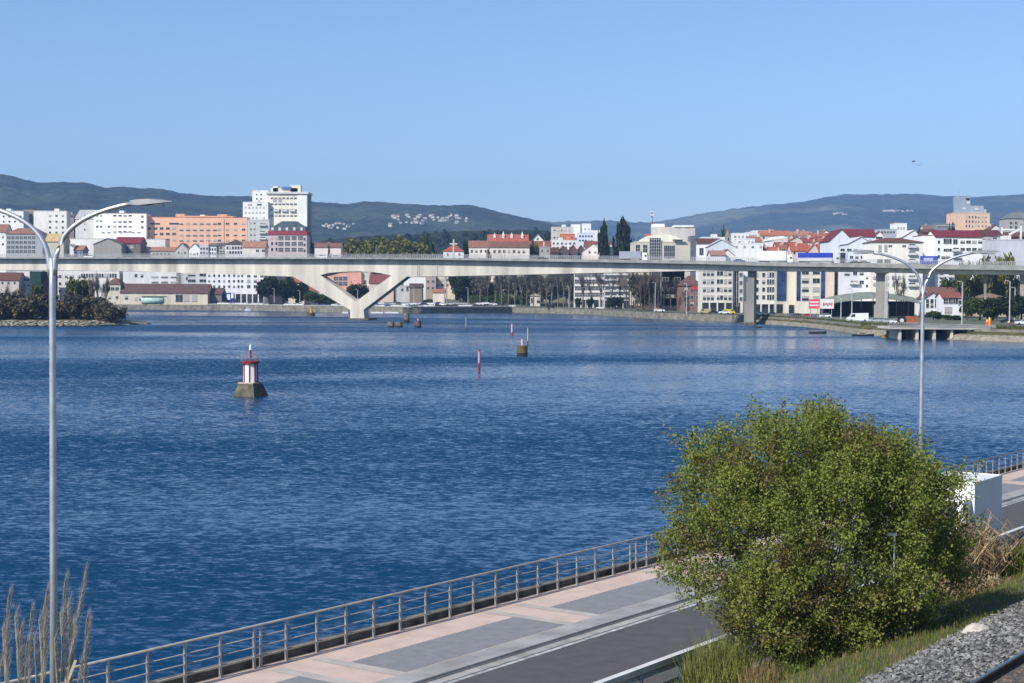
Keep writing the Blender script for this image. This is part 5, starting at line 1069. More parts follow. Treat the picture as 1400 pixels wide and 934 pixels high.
o, L, w, h = B('apartment block with a big dark blue glass front', 1061, 1078, 366, 712, (198, 194, 186), dep=14, base=416, zb=3)
x0, zb_ = L(1062, 411); x1, zt = L(1076.5, 368); MB().box(x0, -.25, zb_, x1, -.004, zt).build('glass_front', GLASSB, o)
b = MB()
for k in range(5): xx = x0 + (x1 - x0) * k / 4; b.box(xx - .06, -.34, zb_, xx + .06, -.255, zt)
for k in range(6): zz = zb_ + (zt - zb_) * k / 6; b.box(x0, -.32, zz - .05, x1, -.256, zz + .05)
b.build('mullions', mat('dark_mullion', (.05, .06, .09), .5, .1, 1), o)
B('blank beige wall right of the dark blue glass front', 1078, 1089, 366, 708, (226, 216, 196), dep=14, base=417, zb=3)
o, L, w, h = B('cream apartment block with two blue glass strips behind the billboards', 1089, 1131, 366, 704, (226, 220, 204), dep=14, wins=[(1101, 1116, 2, [372, 384, 396, 408], 3.2, 2.2, 'd')], zb=3)
for xa, xb in ((1088.8, 1094.5), (1122, 1128.5)):
    x0, zb_ = L(xa, 411); x1, zt = L(xb, 368); MB().box(x0, -.25, zb_, x1, -.004, zt).build('glass_strip', GLASSB, o)
B('blank peach-coloured wall right of the cream block with glass strips', 1131, 1141, 366, 700, (230, 210, 190), dep=14, zb=3)
B('narrow dark glazed building between the peach wall and the white block', 1141, 1150.5, 362, 704, (44, 48, 62), dep=14, wins=[(1144, 1148, 2, [376, 386, 396, 406], 1.0, 2.4, 'd')], zb=3)
o, L, w, h = B('white balcony block above the dark market canopy', 1150, 1194, 368, 696, (228, 230, 234), dep=14, wins=[(1156, 1160, 1, [375], 2.4, 1.3, 'd'), (1169, 1178, 2, [374, 386], 1.8, 1.5, 'd'), (1186, 1190, 1, [380, 391], 2.6, 1.2, 'd'), (1166, 1170, 1, [386], 4.4, 1.4, 'b')], zb=3)
# market canopy
cn = empty('market_canopy', (at(1130, 410, 640).x, 628, 2.8), 'large dark open-sided market canopy with a sagging grey-green roof', 'canopy')
def CL(px, py): p = at(px, py, 628); return (p.x - cn.location.x, p.z - 2.8)
top = [CL(*q) for q in ((1126, 411), (1145, 405.5), (1165, 402), (1185, 399.5), (1196, 399), (1215, 400), (1238, 402.5), (1262, 407))]
low = [(x, z - .5) for x, z in top]
rf = MB()
for (xa, za), (xb, zb_) in zip(top, top[1:]): rf.add([(xa, 0, za - 2.6), (xb, 0, zb_ - 2.6 if xb > 0 else zb_), (xb, 14, zb_), (xa, 14, za)], [(0, 1, 2, 3)]); rf.add([(xa, 0, za - 2.75), (xb, 0, zb_ - 2.75), (xb, 14, zb_ - .15), (xa, 14, za - .15)], [(3, 2, 1, 0)])
rf.build('roof', mat('canopy_sheet', lin((128, 134, 122)), .8, .2, .5), cn); xl, xr = top[0][0], top[-1][0]
MB().box(xl + 1, 13, 0, xr, 13.6, 6.5).build('back_wall', DARK, cn)  # black wall stands in for the shaded interior under the roof
for k in range(9): x = xl + 1 + (xr - xl - 2) * k / 8; MB().box(x - .15, .3, 0, x + .15, .6, interp(x, top) - 2.8).build('column', DARK, cn)
# billboards by the road
for xa, xb, c, lab, red in ((1106, 1120.5, (232, 92, 106), 'red billboard with white stripes beside the riverside road', True), (1121.5, 1140, (232, 228, 222), 'white billboard with a red pattern, right of the red billboard', False)):
    z0 = 3.2; p = at((xa + xb) / 2, 420, 577); o = empty('billboard', (p.x, 577, z0), lab, 'billboard'); hw = (xb - xa) / 2 * 577 / F; zt, zb_ = at(xa, 409, 577).z - z0, at(xa, 422, 577).z - z0
    MB().box(-hw, 0, zb_, hw, .3, zt).build('panel', mat('bill_%02x%02x%02x' % c, lin(c), .5, .15, .6), o)
    g = MB()
    if red:
        for z in (.28, .62): g.box(-hw * .85, -.03, zb_ + (zt - zb_) * z, hw * .8, -.004, zb_ + (zt - zb_) * (z + .13))
        g.build('white_stripe', WHITE, o)
    else:
        for k in range(7): g.box(-hw * .6 + k * .52, -.03, zb_ + .9 + .25 * (k % 3), -hw * .6 + k * .52 + .36, -.004, zb_ + 2.0 + .3 * ((k + 1) % 2))
        g.build('red_pattern', mat('bill_red', lin((176, 70, 74)), .5, .2, 1), o)
    for x in (-hw * .7, hw * .7): MB().box(x - .12, .31, 0, x + .12, .5, zt - .5).build('leg', GREYST, o)
# riverside houses at the right
B('white house with a brown gable roof and narrow front, right of the lamp', 1264, 1286, 408, 645, (236, 236, 240), dep=12, roof=('gablef', 400, (120, 86, 76)), wins=[(1268, 1280, 3, [412, 418], 1.2, 1.8, 'd')], name='house', cat='house', zb=3)
B('long brown roof behind the white riverside houses', 1272, 1316, 404, 665, (196, 186, 176), dep=16, roof=('gable', 393, (138, 90, 76)), name='house', cat='house', zb=3)
B('white riverside house with a red roof and an upstairs gallery', 1289, 1315, 407, 630, (234, 234, 238), dep=10, roof=('gable', 400, (160, 84, 68)), wins=[(1293, 1300, 2, [412], 1.8, 2, 'g'), (1304, 1312, 3, [411], 1.2, 2.6, 'd'), (1294, 1299, 1, [424], 3, 2.6, 's')], name='house', cat='house', zb=3)
B('low cottage with a long red-brown roof behind the dark hedge', 1316, 1348, 407.5, 660, (190, 170, 152), dep=12, roof=('gable', 400.5, (158, 92, 76)), name='house', cat='house', zb=3)
B('sandy cottage with a broad dull roof at the right end of the hedge', 1340, 1378, 408, 640, (196, 176, 150), dep=14, roof=('hip', 401, (148, 122, 102)), name='house', cat='house', zb=3)
B('small white house with a red roof under the bridge at the right', 1338, 1362, 393, 700, (224, 220, 216), dep=10, roof=('gable', 383, (168, 92, 76)), wins=[(1342, 1358, 3, [396], 1.4, 1.5, 'd')], name='house', cat='house', zb=3)
B('red-roofed house below the bridge at the right edge', 1360, 1392, 398, 690, (200, 176, 160), dep=10, roof=('gable', 393, (166, 96, 80)), name='house', cat='house', zb=3)
B('grey-white block under the bridge at the right picture edge', 1392, 1420, 378, 700, (206, 206, 204), dep=10, wins=[(1395, 1415, 4, [386, 394], 1.2, 1.5, 'd')], zb=3)

# ------------------------------------------------------------------ trees of the far side
def leafmat(name, c, c2, isl=.4): return mat(name, c, .7, .3, 2.5, col2=c2, island=isl, spec=.15, transl=.2)
LM = {'dark': leafmat('leaf_dark', (.035, .050, .018), (.016, .026, .010)), 'green': leafmat('leaf_green', (.075, .105, .025), (.04, .06, .014)), 'olive': leafmat('leaf_olive', (.19, .19, .035), (.12, .12, .025), .25),
      'conifer': leafmat('leaf_conifer', (.038, .052, .026), (.018, .027, .015)), 'olive2': leafmat('leaf_olive_dull', (.115, .12, .035), (.06, .07, .02), .35), 'scrub': leafmat('leaf_scrub', (.15, .13, .088), (.09, .075, .05))}
TWIG = mat('twig_grey', (.185, .16, .135), .9, .3, 3, island=.3); TWIGB = mat('twig_brown', (.13, .10, .082), .9, .3, 3, island=.3)
def crown(shape, seed, n, leaf):
    r = np.random.default_rng(seed); C = []
    if shape == 'conifer':
        for k in range(150): t = r.random() ** .8; rad = .46 * min(1, (1 - t) * 5.5) ** .6 * (.8 + .2 * math.sin(t * 31)) * r.uniform(.15, 1.0) ** .5; a = r.uniform(0, 6.3); C.append((rad * math.cos(a), rad * math.sin(a), .06 + .94 * t, .10 * (1.2 - t)))
    elif shape == 'willow':
        for k in range(160): d = r.normal(size=3); d /= np.linalg.norm(d); q = r.uniform(.7, 1) + .08 * math.sin(d[0] * 9) * math.cos(d[1] * 8); C.append((.46 * d[0] * q, .46 * d[1] * q, .52 + .46 * d[2] * q, .06))
    elif shape == 'hedge':
        for k in range(70): C.append((r.uniform(-.5, .5), r.uniform(-.5, .5), r.uniform(.05, .9), .10))
    else:
        lobes = [(0, 0, .56, .36)] + [(.3 * math.cos(a), .3 * math.sin(a), r.uniform(.36, .72), r.uniform(.16, .25)) for a in r.uniform(0, 6.3, 7)]
        for k in range(90):
            lx, ly, lz, lr = lobes[r.integers(len(lobes))]; d = r.normal(size=3); d /= np.linalg.norm(d); q = r.random() ** .4
            C.append((lx + d[0] * lr * q, ly + d[1] * lr * q, min(.99, max(.06, lz + d[2] * lr * q)), .09))
    C = np.array(C); idx = r.integers(0, len(C), n); P = C[idx, :3] + r.normal(size=(n, 3)) * C[idx, 3:4] * .6
    D = r.normal(size=(n, 3)); D /= np.linalg.norm(D, axis=1, keepdims=True); S = np.cross(D, r.normal(size=(n, 3))); S /= np.linalg.norm(S, axis=1, keepdims=True)
    l = (leaf * r.uniform(.6, 1.3, n))[:, None]; V = np.empty((n, 4, 3)); V[:, 0] = P - D * l * .5; V[:, 1] = P + S * l * .38; V[:, 2] = P + D * l * .5; V[:, 3] = P - S * l * .38
    return V.reshape(-1, 3)
_TP = {}
def tree_proto(shape, m, var):
    key = (shape, m, var)
    if key not in _TP:
        tr = MB(); tr.tube([(0, 0, 0), (.01, .005, .3), (0, 0, .7)], [.045, .032, .01], 6)
        for k in range(5): a = 1.26 * k; tr.tube([(0, 0, .25 + .06 * k), (.24 * math.cos(a), .24 * math.sin(a), .5 + .06 * k)], [.018, .006], 4)
        _TP[key] = (tr.mesh('trunk', BARK), npmesh('crown', crown(shape, hash((shape, var)) % 1000 if False else (var * 17 + len(shape) * 5), {'conifer': 5200, 'hedge': 2600}.get(shape, 3400), .095), 4, LM[m]))
    return _TP[key]
def tree(shape, m, pxc, ytop, wpx, D, label, zb=None, group=None, var=0, name='tree', cat='tree', sink=0.0):
    p = at(pxc, ytop, D); z0 = (landz(pxc, D) if zb is None else zb) - .2; h = p.z - z0; w = wpx * D / F
    o = empty(name, (p.x, D, z0), label, cat, group, rng.uniform(0, 6.3)); t, c = tree_proto(shape, m, var)
    if shape != 'hedge': link('trunk', t, o, (0, 0, 0), (w * .9, w * .9, h))
    link('crown' if shape != 'hedge' else 'foliage', c, o, (0, 0, -sink * h), (w, w if shape != 'hedge' else min(w, 4), h * (1 + sink))); return o
def bare_proto(seed, m, dense=1.0, column=.5):
    r = random.Random(seed); b = MB(); tw = []
    def grow(p, d, L, rad, lev):
        q = p + d * L; b.tube([p, p + d * L * .5 + Vector((r.uniform(-1, 1), r.uniform(-1, 1), 0)) * L * .05, q], [rad, rad * .85, rad * .65], 4 if lev < 2 else 3)
        if lev >= 4: return
        for k in range(4 if lev < 3 else int(3 + 2 * dense)):
            a = r.uniform(0, 6.3); s = r.uniform(.35, .8) * (1.15 - column * .5); nd = (d * (1 - s * .4) + Vector((math.cos(a) * s, math.sin(a) * s, .28 * column + .1))).normalized()
            grow(p + d * L * r.uniform(.45, 1.0), nd, L * r.uniform(.52, .72), rad * .52, lev + 1)
    grow(Vector((0, 0, 0)), Vector((0, 0, 1)), .38, .022, 0)
    zmax = max(v[2] for v in b.v); xm = max(max(abs(v[0]), abs(v[1])) for v in b.v)
    V = [(v[0] / xm * .5, v[1] / xm * .5, v[2] / zmax) for v in b.v]; b.v = V
    r3 = np.random.default_rng(seed); ends = np.array(b.v)[-min(len(b.v), 3000):]
    for k in range(int(900 * dense)):
        p = Vector(ends[r3.integers(len(ends))]); d = Vector((r3.normal() * .07, r3.normal() * .07, abs(r3.normal()) * .06 + .01)); b.add([p, p + Vector((.012, .004, 0)), p + d], [(0, 1, 2)])
    trunk = MB().tube([(0, 0, 0), (0, 0, .4)], [.05, .035], 6)
    return trunk.mesh('trunk', BARK), b.mesh('crown', m)
BARE = [bare_proto(s, TWIG, 1.0, .8) for s in (1, 2, 3)]; BAREB = [bare_proto(s, TWIGB, 1.8, .7) for s in (4, 5)]
def bare(pxc, ytop, wpx, D, label, group, brown=False, k=0, zb=None):
    p = at(pxc, ytop, D); z0 = (landz(pxc, D) if zb is None else zb) - .2; o = empty('bare_tree', (p.x, D, z0), label, 'tree', group, rng.uniform(0, 6.3)); t, c = (BAREB if brown else BARE)[k % (2 if brown else 3)]
    h = p.z - z0; w = wpx * D / F; link('trunk', t, o, (0, 0, 0), (w * .8, w * .8, h)); link('crown', c, o, (0, 0, 0), (w, w, h)); return o

T = tree
for i, (px, y, w, lab) in enumerate(((486, 328, 46, 'round olive-yellow willow behind the bridge, left of the row of four'), (519, 325.5, 44, 'round olive-yellow willow behind the bridge, second of the row of four'), (548, 325.5, 46, 'round olive-yellow willow behind the bridge, third of the row of four'), (571, 330, 36, 'round olive-yellow willow behind the bridge, right of the row of four'))):
    T('willow', 'olive', px, y, w * 1.15, 1066 + 6 * i, lab, var=i)
T('willow', 'green', 581, 323, 30, 1100, 'brighter green tree right of the olive willows, behind the cross-shaped post', var=2)
T('round', 'dark', 452, 331, 9, 1000, 'small dark tree in front of the low white house with brown roof', var=1)
T('conifer', 'dark', 424, 322, 13, 1060, 'dark narrow tree right of the pinkish galleried building', var=1); T('round', 'dark', 432, 328, 14, 1080, 'dark bushy tree left of the low white house with brown roof', var=3)
T('conifer', 'dark', 636, 331, 11, 1050, 'dark cypress between the white orange-roofed house and the convent', var=2); T('round', 'scrub', 668.5, 335, 8, 1030, 'small red-brown tree in front of the convent', var=1)
T('willow', 'olive2', 729, 332, 22, 1058, 'olive-green tree before the right end of the convent', var=2)
T('conifer', 'conifer', 826, 306, 20, 1000, 'smaller left one of the two dark conifers above the bridge', var=1); T('conifer', 'conifer', 851, 301.5, 29, 985, 'larger right one of the two dark conifers above the bridge', var=2)
T('round', 'dark', 861, 318, 14, 985, 'dark green tree touching the right side of the larger conifer', var=3)
T('round', 'green', 993, 306, 20, 960, 'green tree rising behind the stone bell tower', var=1); T('round', 'dark', 976, 313, 14, 1000, 'dark tree left of the green one by the bell tower', var=0)
T('round', 'dark', 1301, 303, 12, 1050, 'dark tree at the left foot of the salmon tower', var=2)
for i, (px, y, w, m, lab) in enumerate(((1322, 347, 30, 'olive2', 'olive tree behind the bridge under the right lamp arm'), (1345, 345, 30, 'olive2', 'olive tree behind the bridge, second from the right'), (1372, 343, 34, 'olive', 'yellowish tree behind the bridge before the pale grey wall'), (1300, 376, 26, 'green', 'green tree under the bridge right of the right lamp'))):
    T('round', m, px, y, w, 650 + 8 * i, lab, var=i, zb=3)
T('round', 'olive2', 1352, 372, 34, 672, 'dull olive tree under the bridge beside the thin pier', var=1, zb=3); T('round', 'olive2', 1380, 374, 28, 668, 'dull olive tree under the bridge at the right edge', var=3, zb=3)
# dark park trees and lawn shrubs
for i, (px, y, w, lab) in enumerate(((368, 372, 30, 'left of the three dark round trees on the far quay'), (388, 375, 32, 'middle of the three dark round trees on the far quay'), (408, 384, 30, 'right and lowest of the three dark round trees on the far quay'))):
    T('round', 'dark', px, y, w, 962 + 4 * i, lab, var=i, zb=3)
T('round', 'green', 437, 397, 40, 925, 'green round tree in front of the left leg of the V-shaped pier', var=1, zb=2.8); T('round', 'green', 449, 402, 24, 920, 'smaller green shrub touching the left leg of the V-shaped pier', var=3, zb=2.8)
T('round', 'dark', 492, 384, 34, 940, 'dark green tree framed by the V-shaped pier opening', var=0, zb=3)
T('round', 'dark', 629, 372, 30, 985, 'dark park tree right of the beige house, left of a pair', var=2, zb=3); T('round', 'dark', 648, 374, 28, 990, 'dark park tree left of the leafless trees, right of a pair', var=0, zb=3)
for i, (px, w) in enumerate(((650, 22), (668, 24), (690, 26), (712, 22))):
    T('hedge', 'green', px, 403 + (i % 2), w, 965, 'sunlit green hedge on the far park lawn, %s from left' % ORD[i], var=i % 2, zb=3, group='green hedges of the far park', name='hedge', cat='hedge')
lg = MB(); a, c = at(640, 410, 950), at(722, 410, 950); lg.box(a.x, 944, 2.9, c.x, 962, 3.25); structure(lg.build('lawn', mat('lawn_green', (.11, .15, .03), .9, .3, .3)))
# leafless rows
BT = [(657, 372), (667, 368), (677, 371), (686, 366), (695, 370), (704, 367), (713, 371), (721, 366), (730, 369), (739, 366), (747, 370), (755, 366), (763, 369), (771, 367), (779, 370), (787, 372)]
for i, (px, y) in enumerate(BT):
    bare(px, y, 17, 935 + 9 * (i % 3), 'leafless grey poplar in the park row under the bridge, %s from left' % ORD[i], 'leafless poplars of the far park', False, i)
for i, (px, y) in enumerate(((797, 374), (809, 376), (822, 370), (836, 374), (848, 372), (857, 376))):
    bare(px, y, 19, 880 - 4 * (i % 2), 'leafless tree before the pale galleried blocks, %s from left' % ORD[i], 'leafless street trees', False, i)
for i, px in enumerate((864, 870, 876, 882, 888, 894, 900, 908, 917, 926)):
    bare(px, 371 + (i % 3) * 2 + (8 if px > 905 else 0), 15, 790 - 3 * i, 'dense dark brown leafless tree left of the villa, %s from left' % ORD[i], 'dense brown leafless trees', True, i, zb=3)
for i, (px, y) in enumerate(((1226, 374), (1236, 376), (1232, 390))):
    bare(px, y, 14, 640, ('grey leafless tree before the cream apartments, left of three', 'grey leafless tree before the cream apartments, right of three', 'lowest grey leafless tree before the cream apartments')[i], 'leafless trees by the canopy', False, i, zb=3)
for i, (px, w) in enumerate(((792, 12), (806, 12), (838, 16), (846, 14))): T('round', 'dark', px, 405, w, 870, 'low dark clipped tree at the foot of the pale blocks, %s from left' % ORD[i], var=i % 4, zb=3, group='low dark trees at the far kerb')
for i, (px, y, w) in enumerate(((660, 374, 34), (684, 372, 36), (708, 373, 34), (730, 372, 34), (752, 373, 34), (774, 373, 32), (872, 371, 26), (890, 370, 26))):
    T('round', 'scrub', px, y, w, 985 if px < 800 else 795 - i, 'dense brownish tree behind the leafless trees under the bridge, %s from left' % ORD[i], var=i % 4, zb=3, group='brownish trees behind the leafless rows')
# islet trees
IT = [('round', 'scrub', -12, 393, 56, 530), ('round', 'scrub', 18, 395, 60, 528), ('round', 'scrub', 44, 400, 56, 530), ('round', 'olive2', 50, 383, 18, 540), ('round', 'scrub', 66, 408, 34, 532), ('round', 'olive2', 104, 375, 28, 540), ('round', 'olive2', 115, 377, 26, 545), ('round', 'scrub', 90, 396, 50, 535), ('round', 'scrub', 126, 398, 52, 534), ('round', 'scrub', 152, 410, 44, 528)]
for i, (s, m, px, y, w, D) in enumerate(IT):
    T(s, m, px, y, w, D, '%s on the rocky islet, %s from the left' % ({'scrub': 'brownish scrubby bush', 'olive2': 'olive-green tree', 'dark': 'dark green tree'}[m], ORD[i]), zb=1.5, var=i % 4, group='bushes and trees of the islet', sink=.32 if m == 'scrub' else .1)
for i, (px, y) in enumerate(((126, 376), (134, 374), (142, 378), (30, 392), (8, 390))): bare(px, y, 18, 538, 'leafless grey tree on the rocky islet, %s' % ('left of three behind the dark trees', 'tallest of three behind the dark trees', 'right of three behind the dark trees', 'right one above the brown scrub', 'left one above the brown scrub')[i], 'leafless trees of the islet', False, i, zb=1.5)
# hedges at the right bank
for i, (px, y, w) in enumerate(((1322, 407, 22), (1340, 404, 24), (1358, 405, 24), (1378, 402, 26), (1397, 398, 26), (1276, 424, 16), (1300, 430, 20))):
    T('round', 'dark' if i in (2, 3, 4) else 'green', px, y, w * 1.5, 545, ('green hedge bush right of the white riverside houses', 'green hedge bush in front of the low red-brown cottage', 'dark hedge bush before the sandy cottage', 'dark hedge bush left of the right-edge lamp post', 'tall dark hedge bush at the right picture edge', 'low green shrub under the brown-gabled white house', 'low green shrub before the white gallery house')[i], zb=3, var=i % 4, group='hedge bushes on the right bank', name='hedge', cat='hedge')
# grassy bank on the right
def bank(px0, px1, nm, lo, hi, m):
    V = []
    for k in range(6500):
        px = rng.uniform(px0, px1); D = shore(px) + rng.uniform(1.5, 14); x = (px - CX) / F * D; z = 3.05; h = rng.uniform(lo, hi); a = rng.uniform(0, 6.3); s = (math.cos(a) * .25, math.sin(a) * .25)
        V += [(x - s[0], D - s[1], z - .3), (x + s[0], D + s[1], z - .3), (x + s[0] * .4 + rng.normal() * .15, D, z + h), (x - s[0] * .4, D, z + h)]
    stuff(link(nm, npmesh(nm, V, 4, m)))
bank(1035, 1215, 'bank_grass', .1, .6, mat('bank_grass', (.10, .105, .028), .9, .3, .3, col2=(.055, .06, .02), island=.3)); bank(1362, 1480, 'bank_grass', .2, 1.0, mat('bank_grass', (.09, .10, .028), .9))
slp = []
for k, (dd, z) in enumerate(((-.4, -.5), (2.0, 1.2), (3.0, 1.5), (9.0, 3.06))): slp.append([((px - CX) / F * (shore(px) - 6 + dd), shore(px) - 6 + dd, z + .25 * mnoise.noise((px * .2, k * 3, 7))) for px in range(1034, 1500, 4)])
structure(grid('riverbank', slp, [ROCKM, mat('bank_turf', (.085, .085, .03), .95, .4, .3)], lambda i, j: 1 if i == 2 else 0))

rdp = []
for dd in (4, 16): rdp.append([((px - CX) / F * (shore(px) + dd), shore(px) + dd, 3.215 + (.03 if px < 700 else 0)) for px in range(285, 1500, 5)])
structure(grid('shore_road', rdp, mat('shore_asphalt', (.13, .125, .12), .95, .2, .3)))
fb2 = MB(); pv = None
for px in range(1030, 1500, 3):
    D = shore(px) + 3.4; x = (px - CX) / F * D; fb2.box(x - .05, D - .05, 3.0, x + .05, D + .05, 3.95)
    if pv: fb2.tube([(pv[0], pv[1], 3.95), (x, D, 3.95)], .05, 4); fb2.tube([(pv[0], pv[1], 3.55), (x, D, 3.55)], .04, 4)
    pv = (x, D)
f2 = fb2.build('bank_railing', mat('quay_rail_grey', (.36, .36, .34), .8, .15, .5)); tag(f2, 'thin grey roadside railing above the grassy bank on the right', 'railing')

# ------------------------------------------------------------------ landing stage, quay rail, lamps, cars
ls = empty('landing_stage', (at(1290, 450, 424).x, 416, 0), 'long concrete road slab on piers over the rocks at the right', 'landing stage')
xa, xb = at(1214, 450, 416).x - ls.location.x, at(1372, 450, 416).x - ls.location.x; zt = at(1290, 447.5, 416).z
MB().box(xa, -2, zt - .55, xb, 12, zt).build('slab', mat('stage_concrete', (.46, .44, .40), .9, .2, .4, detail=8), ls); MB().box(xa, -2.05, zt + .002, xb, -1.75, zt + .5).build('kerb', CONCG, ls)
for k in range(6): x = xa + 3 + (xb - xa - 8) * k / 5; MB().box(x - .35, -1.2, -.5, x + .35, 10, zt - .56).build('pier', CONC, ls)
MB().box(xa + 6, 11, -.5, xb - 4, 11.5, zt - .6).build('back_wall', STONE, ls)
fence = empty('quay_railing', (0, 0, 0), 'long pale balustrade along the top of the far quay wall', 'railing'); q = MB(); q2 = MB()
pv = None
for px in range(285, 700, 2):
    D = shore(px) + 1.2; x = (px - CX) / F * D; q.box(x - .12, D - .12, 3.0, x + .12, D + .12, 3.75)
    if pv: q2.tube([(pv[0], pv[1], 3.75), (x, D, 3.75)], .12, 4); q2.tube([(pv[0], pv[1], 3.4), (x, D, 3.4)], .07, 4)
    pv = (x, D)
stuff(q.build('balusters', mat('quay_rail', (.55, .52, .46), .8, .15, .5), fence)); q2.build('rails', mat('quay_rail', (.55, .52, .46), .8), fence)
LP = [(375, 395, 955, 'lamp post in front of the dark round trees, left one'), (410, 398, 950, 'lamp post in front of the dark round trees, right one'), (489, 396, 905, 'lamp post seen inside the V-shaped pier'), (566, 393, 880, 'lamp post beside the grey-brown quay house'), (640, 394, 930, 'lamp post before the green park lawn'), (778, 392, 880, 'tall white lamp post between leafless trees, left of the pale blocks'), (801, 394, 860, 'pale lamp post at the galleried block, first one'), (824, 394, 830, 'pale lamp post at the galleried block, second one'),
      (896, 387, 730, 'lamp post in front of the dense brown trees'), (939, 388, 690, 'tall grey lamp post before the red-brown villa'), (1121, 397, 585, 'lamp post between the two billboards'), (1150, 408, 560, 'short lamp post left of the white van'), (1165, 396, 545, 'lamp post standing behind the white van'), (1316, 386, 470, 'tall lamp post left of the riverside hedge at the right'), (1381, 385, 455, 'tall lamp post nearest the right picture edge'), (1388, 394, 560, 'greyer lamp post just right of the tall one at the right edge')]
for px, yt, D, lab in LP:
    p = at(px, yt, D); z0 = 3.0; o = empty('lamp_post', (p.x, D, z0), lab, 'street lamp', 'lamp posts along the far bank'); h = p.z - z0
    m = mat('lamp_post_grey', (.50, .50, .49), .6, .15, 1); MB().tube([(0, 0, 0), (0, 0, h)], [.20, .13], 8).build('pole', m, o); MB().tube([(0, 0, h), (-.6, 0, h + .25)], .08, 5).box(-1.5, -.2, h + .18, -.5, .2, h + .36).build('lamp_head', m, o)
for px, lab in ((608.3, 'tall twin-headed quay lamp, left post of the close pair'), (610.8, 'tall twin-headed quay lamp, right post of the close pair')):
    p = at(px, 380, 900); o = empty('lamp_post', (p.x, 900, 3), lab, 'street lamp', 'lamp posts along the far bank'); h = p.z - 3; MB().tube([(0, 0, 0), (0, 0, h)], [.3, .2], 8).build('pole', mat('lamp_post_dark', (.24, .23, .21), .6, .15, 1), o); MB().box(-.9, -.5, h, .9, .5, h + 1.3).build('lamp_head', FRAME, o)
for px, lab in ((1211, 'close pair of pale poles at the right bridge pier, left pole'), (1213.4, 'close pair of pale poles at the right bridge pier, right pole')):
    p = at(px, 376, 560); o = MB().tube([(0, 0, 0), (0, 0, p.z - 3)], [.24, .2], 8).build('pole', mat('lamp_post_grey', (.5, .5, .49))); o.location = (p.x, 560, 3); tag(o, lab, 'pole')
# parked cars
CARS = [(302, WH), (309, WH), (317, SIL), (326, WH), (334, WH), (341, SIL), (348, WH), (356, WH), (364, SIL), (373, BLK), (383, BLK), (393, WH), (402, WH), (411, WH), (420, BLK), (430, GRY), (440, BLU), (449, BLU), (458, WH), (466, SIL),
        (507, SIL), (515, (200, 190, 196)), (524, WH), (531, BLU), (540, WH), (549, WH), (557, SIL), (565, GRY), (573, SIL), (581, WH), (590, WH), (600, BLK), (613, BLK), (621, BLK), (630, WH), (641, WH), (651, BLK), (662, BLK), (672, GRY)]
LMK = [(355, 'the white apartment block'), (418, 'the dark round trees'), (470, 'the left leg of the pier'), (540, 'the right leg of the pier'), (580, 'the grey-brown house'), (612, 'the twin quay lamp'), (655, 'the park lawn'), (999, 'the leafless poplars')]
CN = {WH: 'white', SIL: 'silver', BLK: 'black', BLU: 'dark blue', GRY: 'dark grey', (200, 190, 196): 'pinkish silver', RED: 'red'}
cnt = {}
for px, c in CARS:
    D = shore(px) + 5 + (px % 3) * 3; lm = next(n for lim, n in LMK if px <= lim); key = (CN[c], lm); cnt[key] = cnt.get(key, 0) + 1
tot = dict(cnt); cnt = {}
for px, c in CARS:
    D = shore(px) + 5 + (px % 3) * 3; lm = next(n for lim, n in LMK if px <= lim); key = (CN[c], lm); cnt[key] = cnt.get(key, 0) + 1
    lab = ('only %s car on the far quay before %s' % key) if tot[key] == 1 else '%s car on the quay before %s, %s from left' % (key[0], lm, ORD[cnt[key] - 1])
    car(((px - CX) / F * D, D, 3.25), rng.choice([0, math.pi]) + rng.uniform(-.1, .1), c, lab, 'car', 'cars parked along the far quay', 1.12)
for i, px in enumerate((503, 511, 519, 528, 536, 545, 554, 563, 571, 580, 589, 598, 606, 616, 625, 645, 654, 664, 674, 684)):
    D = shore(px) + 27 + (i % 3) * 4; c = (WH, SIL, WH, BLK, WH, GRY, WH, BLU, SIL, WH)[(i * 7) % 10]
    car(((px - CX) / F * D, D, landz(px, D) + .05), rng.choice([0, math.pi]) + rng.uniform(-.4, .4), c, '%s car in the back row of the far quay car park, %s from left' % (CN[c], ORD[i]), 'car', 'cars in the quay car park', 1.15)
car(((634 - CX) / F * 935, 935, 3.05), .1, WH, 'white van on the far quay before the green lawn', 'van', 'vans on the far bank', 1.0); car(((655 - CX) / F * 940, 940, 3.05), math.pi, WH, 'large white van on the far quay beside the leafless poplars', 'van', 'vans on the far bank', 1.25)
